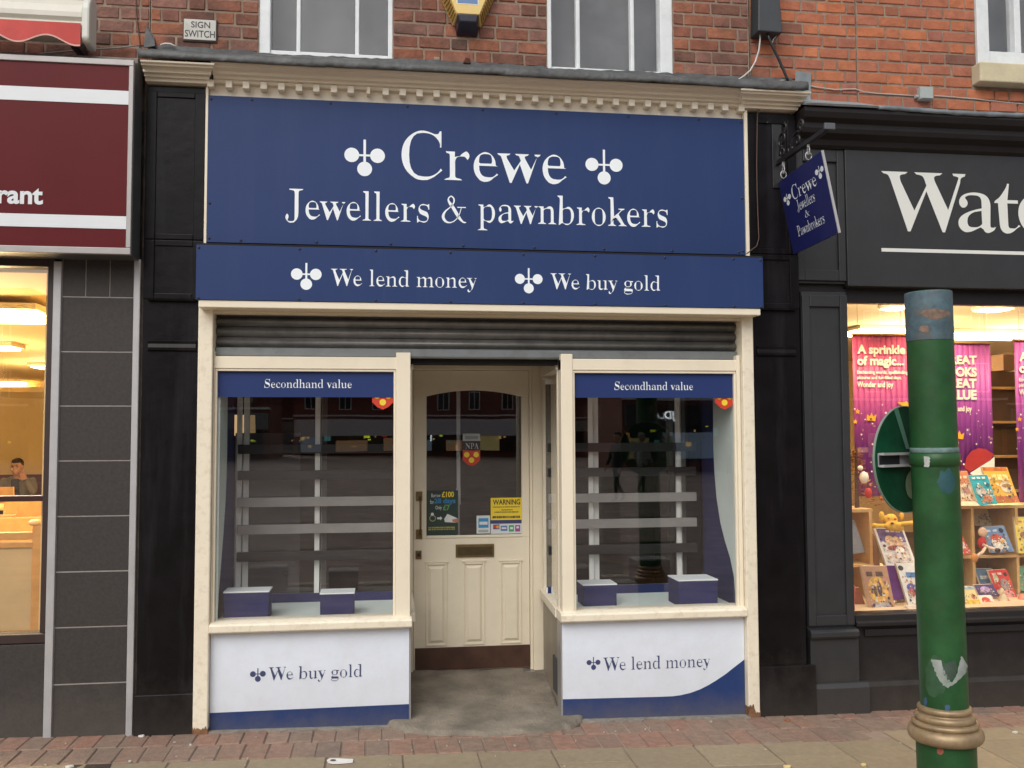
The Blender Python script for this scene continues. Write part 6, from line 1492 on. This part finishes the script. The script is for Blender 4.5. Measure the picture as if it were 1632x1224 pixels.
MB().hexa([od(-.02, -.03, .028), od(.10, -.03, .028), od(.10, .03, .028), od(-.02, .03, .028)], [od(-.02, -.03, .034), od(.10, -.03, .034), od(.10, .03, .034), od(-.02, .03, .034)]).build('clamp_plate', ALUT, rsn, .003)
b = MB(); n = 20; b.add([od(.035+.045*math.cos(t), -.10+.055*math.sin(t), .002) for t in [2*math.pi*i/n for i in range(n)]], [tuple(range(n))]); b.build('pale_patch', mat('pale_green_patch', (.17,.24,.12), .6, .2, 20), rsn)
b = MB(); b.add([od(-.075, .195, .002), od(-.045, .198, .002), od(.025, .04, .002), od(.0, .04, .002)], [(0, 1, 2, 3)]); b.build('pale_streak', mat('pale_streak', (.06,.19,.13), .4, .1), rsn)

# ================================================================== LITTER
lt = MB(); z_ = lambda x: G(x)+.004
def gpt(px, py, z=.004):
    d = fw+rt*((px-816)/FPX)-upv*((py-612)/FPX); t = (z-CAM.z)/d.z; p = CAM+d*t; z2 = G(p.x)+z; t = (z2-CAM.z)/d.z; return CAM+d*t
P = [(521, 1211), (526, 1208.4), (535, 1208.2), (550, 1209), (563, 1209.5), (562, 1214.5), (545, 1216), (530, 1216.3), (523, 1214.5)]
pts = [gpt(*p, .008) for p in P]
lt.add([tuple(p) for p in pts]+[tuple(p-Vector((0, 0, .004))) for p in pts], [tuple(range(9)), tuple(range(17, 8, -1))]+[(i, (i+1) % 9, (i+1) % 9+9, i+9) for i in range(9)])
lto = tag(lt.build('litter', mat('white_litter', (.78,.76,.74), .6)), 'white torn tag-shaped scrap of packaging on the paving joint', 'litter')
P = [gpt(531+4*math.cos(a)*1.2, 1211.5+1.6*math.sin(a), .0095) for a in [2*math.pi*i/12 for i in range(12)]]
MB().add([tuple(p) for p in P], [tuple(range(12))]).build('hole', mat('hole_grey', (.09,.08,.07), .8), lto)
def scrap(px, py, s_, col, lab, nm='litter'):
    c = gpt(px, py); rg = random.Random(int(px)); n = 6; b = MB()
    b.flat([(c.x+s_*1.4*math.cos(a*math.pi/3)*rg.uniform(.5, 1), c.y+s_*math.sin(a*math.pi/3)*rg.uniform(.5, 1)) for a in range(n)], c.z-.004, c.z+.003+s_*.1)
    tag(b.build(nm, mat('scrap_%d' % int(col[0]*100), col, .8)), lab, 'litter')
scrap(110, 1222, .016, (.70,.70,.66), 'white scrap beside the dark drain cover at the lower left'); scrap(1254, 1222, .020, (.75,.60,.25), 'yellowish scrap on the slab below the black pilaster')
scrap(1376, 1219, .015, (.75,.72,.62), 'white scrap on the slabs left of the green post'); scrap(1618, 1167, .014, (.6,.58,.52), 'pale scrap right of the green post'); scrap(226, 1173, .013, (.70,.70,.68), 'small white scrap at the foot of the black left pilaster')
scrap(1254, 1148, .020, (.30,.12,.06), 'brown leaf at the foot of the black right pilaster', 'fallen_leaf')
scrap(207, 1213, .007, (.6,.6,.55), 'tiny pale chip on the paver joint below the left pilaster'); scrap(304, 1187, .007, (.62,.62,.6), 'tiny pale chip on the pavers below the left cream post')
dc = [gpt(*p, .0015) for p in ((118, 1219), (178, 1217), (170, 1232), (105, 1234))]
tag(MB().hexa([tuple(p) for p in dc], [tuple(p-Vector((0, 0, .01))) for p in dc]).build('drain_cover', mat('dark_brown_cover', (.05,.035,.028), .8, .3, 30, bump=.6)), 'dark brown drain cover at the lower left edge of the pavement', 'drain cover')
gum = MB(); rg = random.Random(9)
for k in range(150):
    x = rg.uniform(-2.2, 4.6); y = rg.uniform(-2.3, -.05)
    if .0 < x < 1.12 and y > -.3: continue
    r = rg.uniform(.002, .007); gum.flat([(x+r*math.cos(a*math.pi/3), y+r*math.sin(a*math.pi/3)) for a in range(6)], G(x)-.006, G(x)+.0025)
tag(gum.build('grit', mat('pale_grit', (.45,.40,.32), .9)), 'pale grit specks scattered over the pavers', 'grit', kind='stuff')

# ================================================================== THE OTHER SIDE OF THE STREET (seen in the glass)
FB = mat('opposite_brick', (.22,.085,.06), .9, .3, 3); WB = mat('white_fascia', (.78,.80,.82), .6, .08); SHG = mat('dark_shop_glass', (.02,.02,.022), .15, .1)
WARM = glow('warm_shop_light', (1.0, .66, .28), .9); LIME = glow('lime_shop_light', (.75, .9, .05), 1.5); COOL = glow('cool_sign_light', (.85, .95, 1.0), 2.4)
def opposite(x0, x1, h, lab, fascia, y=-42, fz=(2.1, 3.2)):
    t = thing('building', ((x0+x1)/2, y, 0), lab, 'building', 'shops across the street')
    MB().box(x0, x1, y-8, y, -.8, h).build('wall', FB, t); box('roof', mat('slate_roof', (.05,.05,.055), .7), t, x0, x1, y-8.2, y+.15, h+.001, h+.25, 0)
    box('fascia', fascia, t, x0+.1, x1-.1, y+.001, y+.5, fz[0], fz[1], .02); box('shop_window', SHG, t, x0+.4, x1-.4, y+.001, y+.12, .3, fz[0]-.01, 0)
    box('string_course', WB, t, x0, x1, y+.001, y+.12, fz[1]+.25, fz[1]+.38, 0)
    n = max(2, int((x1-x0)/2.6)); dx = (x1-x0)/n
    for k in range(n):
        xc = x0+dx*(k+.5)
        for zz in (3.9, 6.7, 9.3):
            if zz+1.6 < h:
                w0 = MB().box(xc-.5, xc+.5, y+.001, y+.06, zz, zz+1.6).build('window', WHITEW, t); box('pane', SHG, w0, xc-.42, xc-.03, y+.061, y+.07, zz+.08, zz+1.52, 0); box('pane', SHG, w0, xc+.03, xc+.42, y+.061, y+.07, zz+.08, zz+1.52, 0)
        for q_ in range(3): box('lit_display', (WARM, WARM, LIME)[(k+q_) % 3], t, xc-.9+q_*.6+.1*(k % 2), xc-.9+q_*.6+.1+.08*((k+q_) % 3), y+.121, y+.14, 1.3+.25*((k*2+q_) % 4), 1.42+.25*((k*2+q_) % 4)+.1*(q_ % 2), 0)
    return t
opposite(-32, -20, 10, 'brick building with a red fascia far left across the street', mat('red_fascia', (.22,.02,.02), .5), -52)
opposite(-19.9, -7.2, 11, 'brick building with a grey fascia across the street', mat('grey_fascia', (.22,.23,.24), .6), -58)
mid = opposite(-7.1, 12.2, 12, 'brick building with a long white fascia straight across the street', WB, -74, (1.7, 3.1))
opposite(-60, -32.1, 13, 'long brick terrace beyond the red fascia at the far left end of the street', mat('cream_fascia', (.4,.37,.3), .6), -60)
opposite(34.1, 60, 13, 'long brick terrace at the far right end of the street', _m['cream_fascia'], -50)
opposite(-20, 26, 14, 'tall brick building behind the shops across the street', _m['cream_fascia'], -90)
jd = opposite(12.3, 21.5, 10, 'brick building with a black fascia and lit letters across the street', mat('black_fascia', (.015,.015,.018), .4))
jd2 = opposite(21.6, 34, 11, 'brick building with a blue-grey fascia far right across the street', mat('blue_fascia', (.06,.09,.16), .5))
V, F = letters('JD', False, .75, .03)
rg = random.Random(21); CM = [WARM, glow('orange_shop_light', (1.0, .35, .08), .7), glow('teal_shop_light', (.15, .5, .5), .5), COOL, glow('red_shop_light', (.8, .08, .08), .6), LIME, WARM, WARM]
for b_, xa_, xb_, yy_ in ((jd, 12.6, 21.2, -42), (jd2, 21.9, 33.5, -42), (mid, -6.5, 11.8, -74)):
    x_ = xa_
    while x_ < xb_-3:
        w_ = rg.uniform(1.2, 2.6); box('lit_interior', rg.choice((glow('dim_warm_interior', (1.0, .6, .3), .16), glow('dim_cool_interior', (.6, .8, 1.0), .10), glow('dim_yellow_interior', (1.0, .85, .35), .22))), b_, x_, x_+w_, yy_+.121, yy_+.135, .4, rg.uniform(1.2, 1.9), 0); x_ += w_+rg.uniform(.4, 1.6)
for b_, xa_, xb_, yy_ in ((jd, 12.6, 21.2, -42), (jd2, 21.9, 33.5, -42), (mid, -6.5, 11.8, -74)):
    x_ = xa_
    while x_ < xb_-1.2:
        w_ = rg.uniform(.12, .6); z_ = rg.uniform(.4, 1.8); box('lit_display', rg.choice(CM), b_, x_, x_+w_, yy_+.1405, yy_+.16, z_, z_+rg.uniform(.08, .55), 0); x_ += w_+rg.uniform(.2, 2.2)
for x in (15.0, 19.3):   # faces the shop, so it reads left to right from there
    mb = MB(); lo, hi = V.min(0), V.max(0); s_ = .55/(hi[1]-lo[1]); mb.add([(x-(a-lo[0])*s_, -41.48, 2.35+(b-lo[1])*s_) for a, b in V], F); mb.build('lettering', COOL, jd)
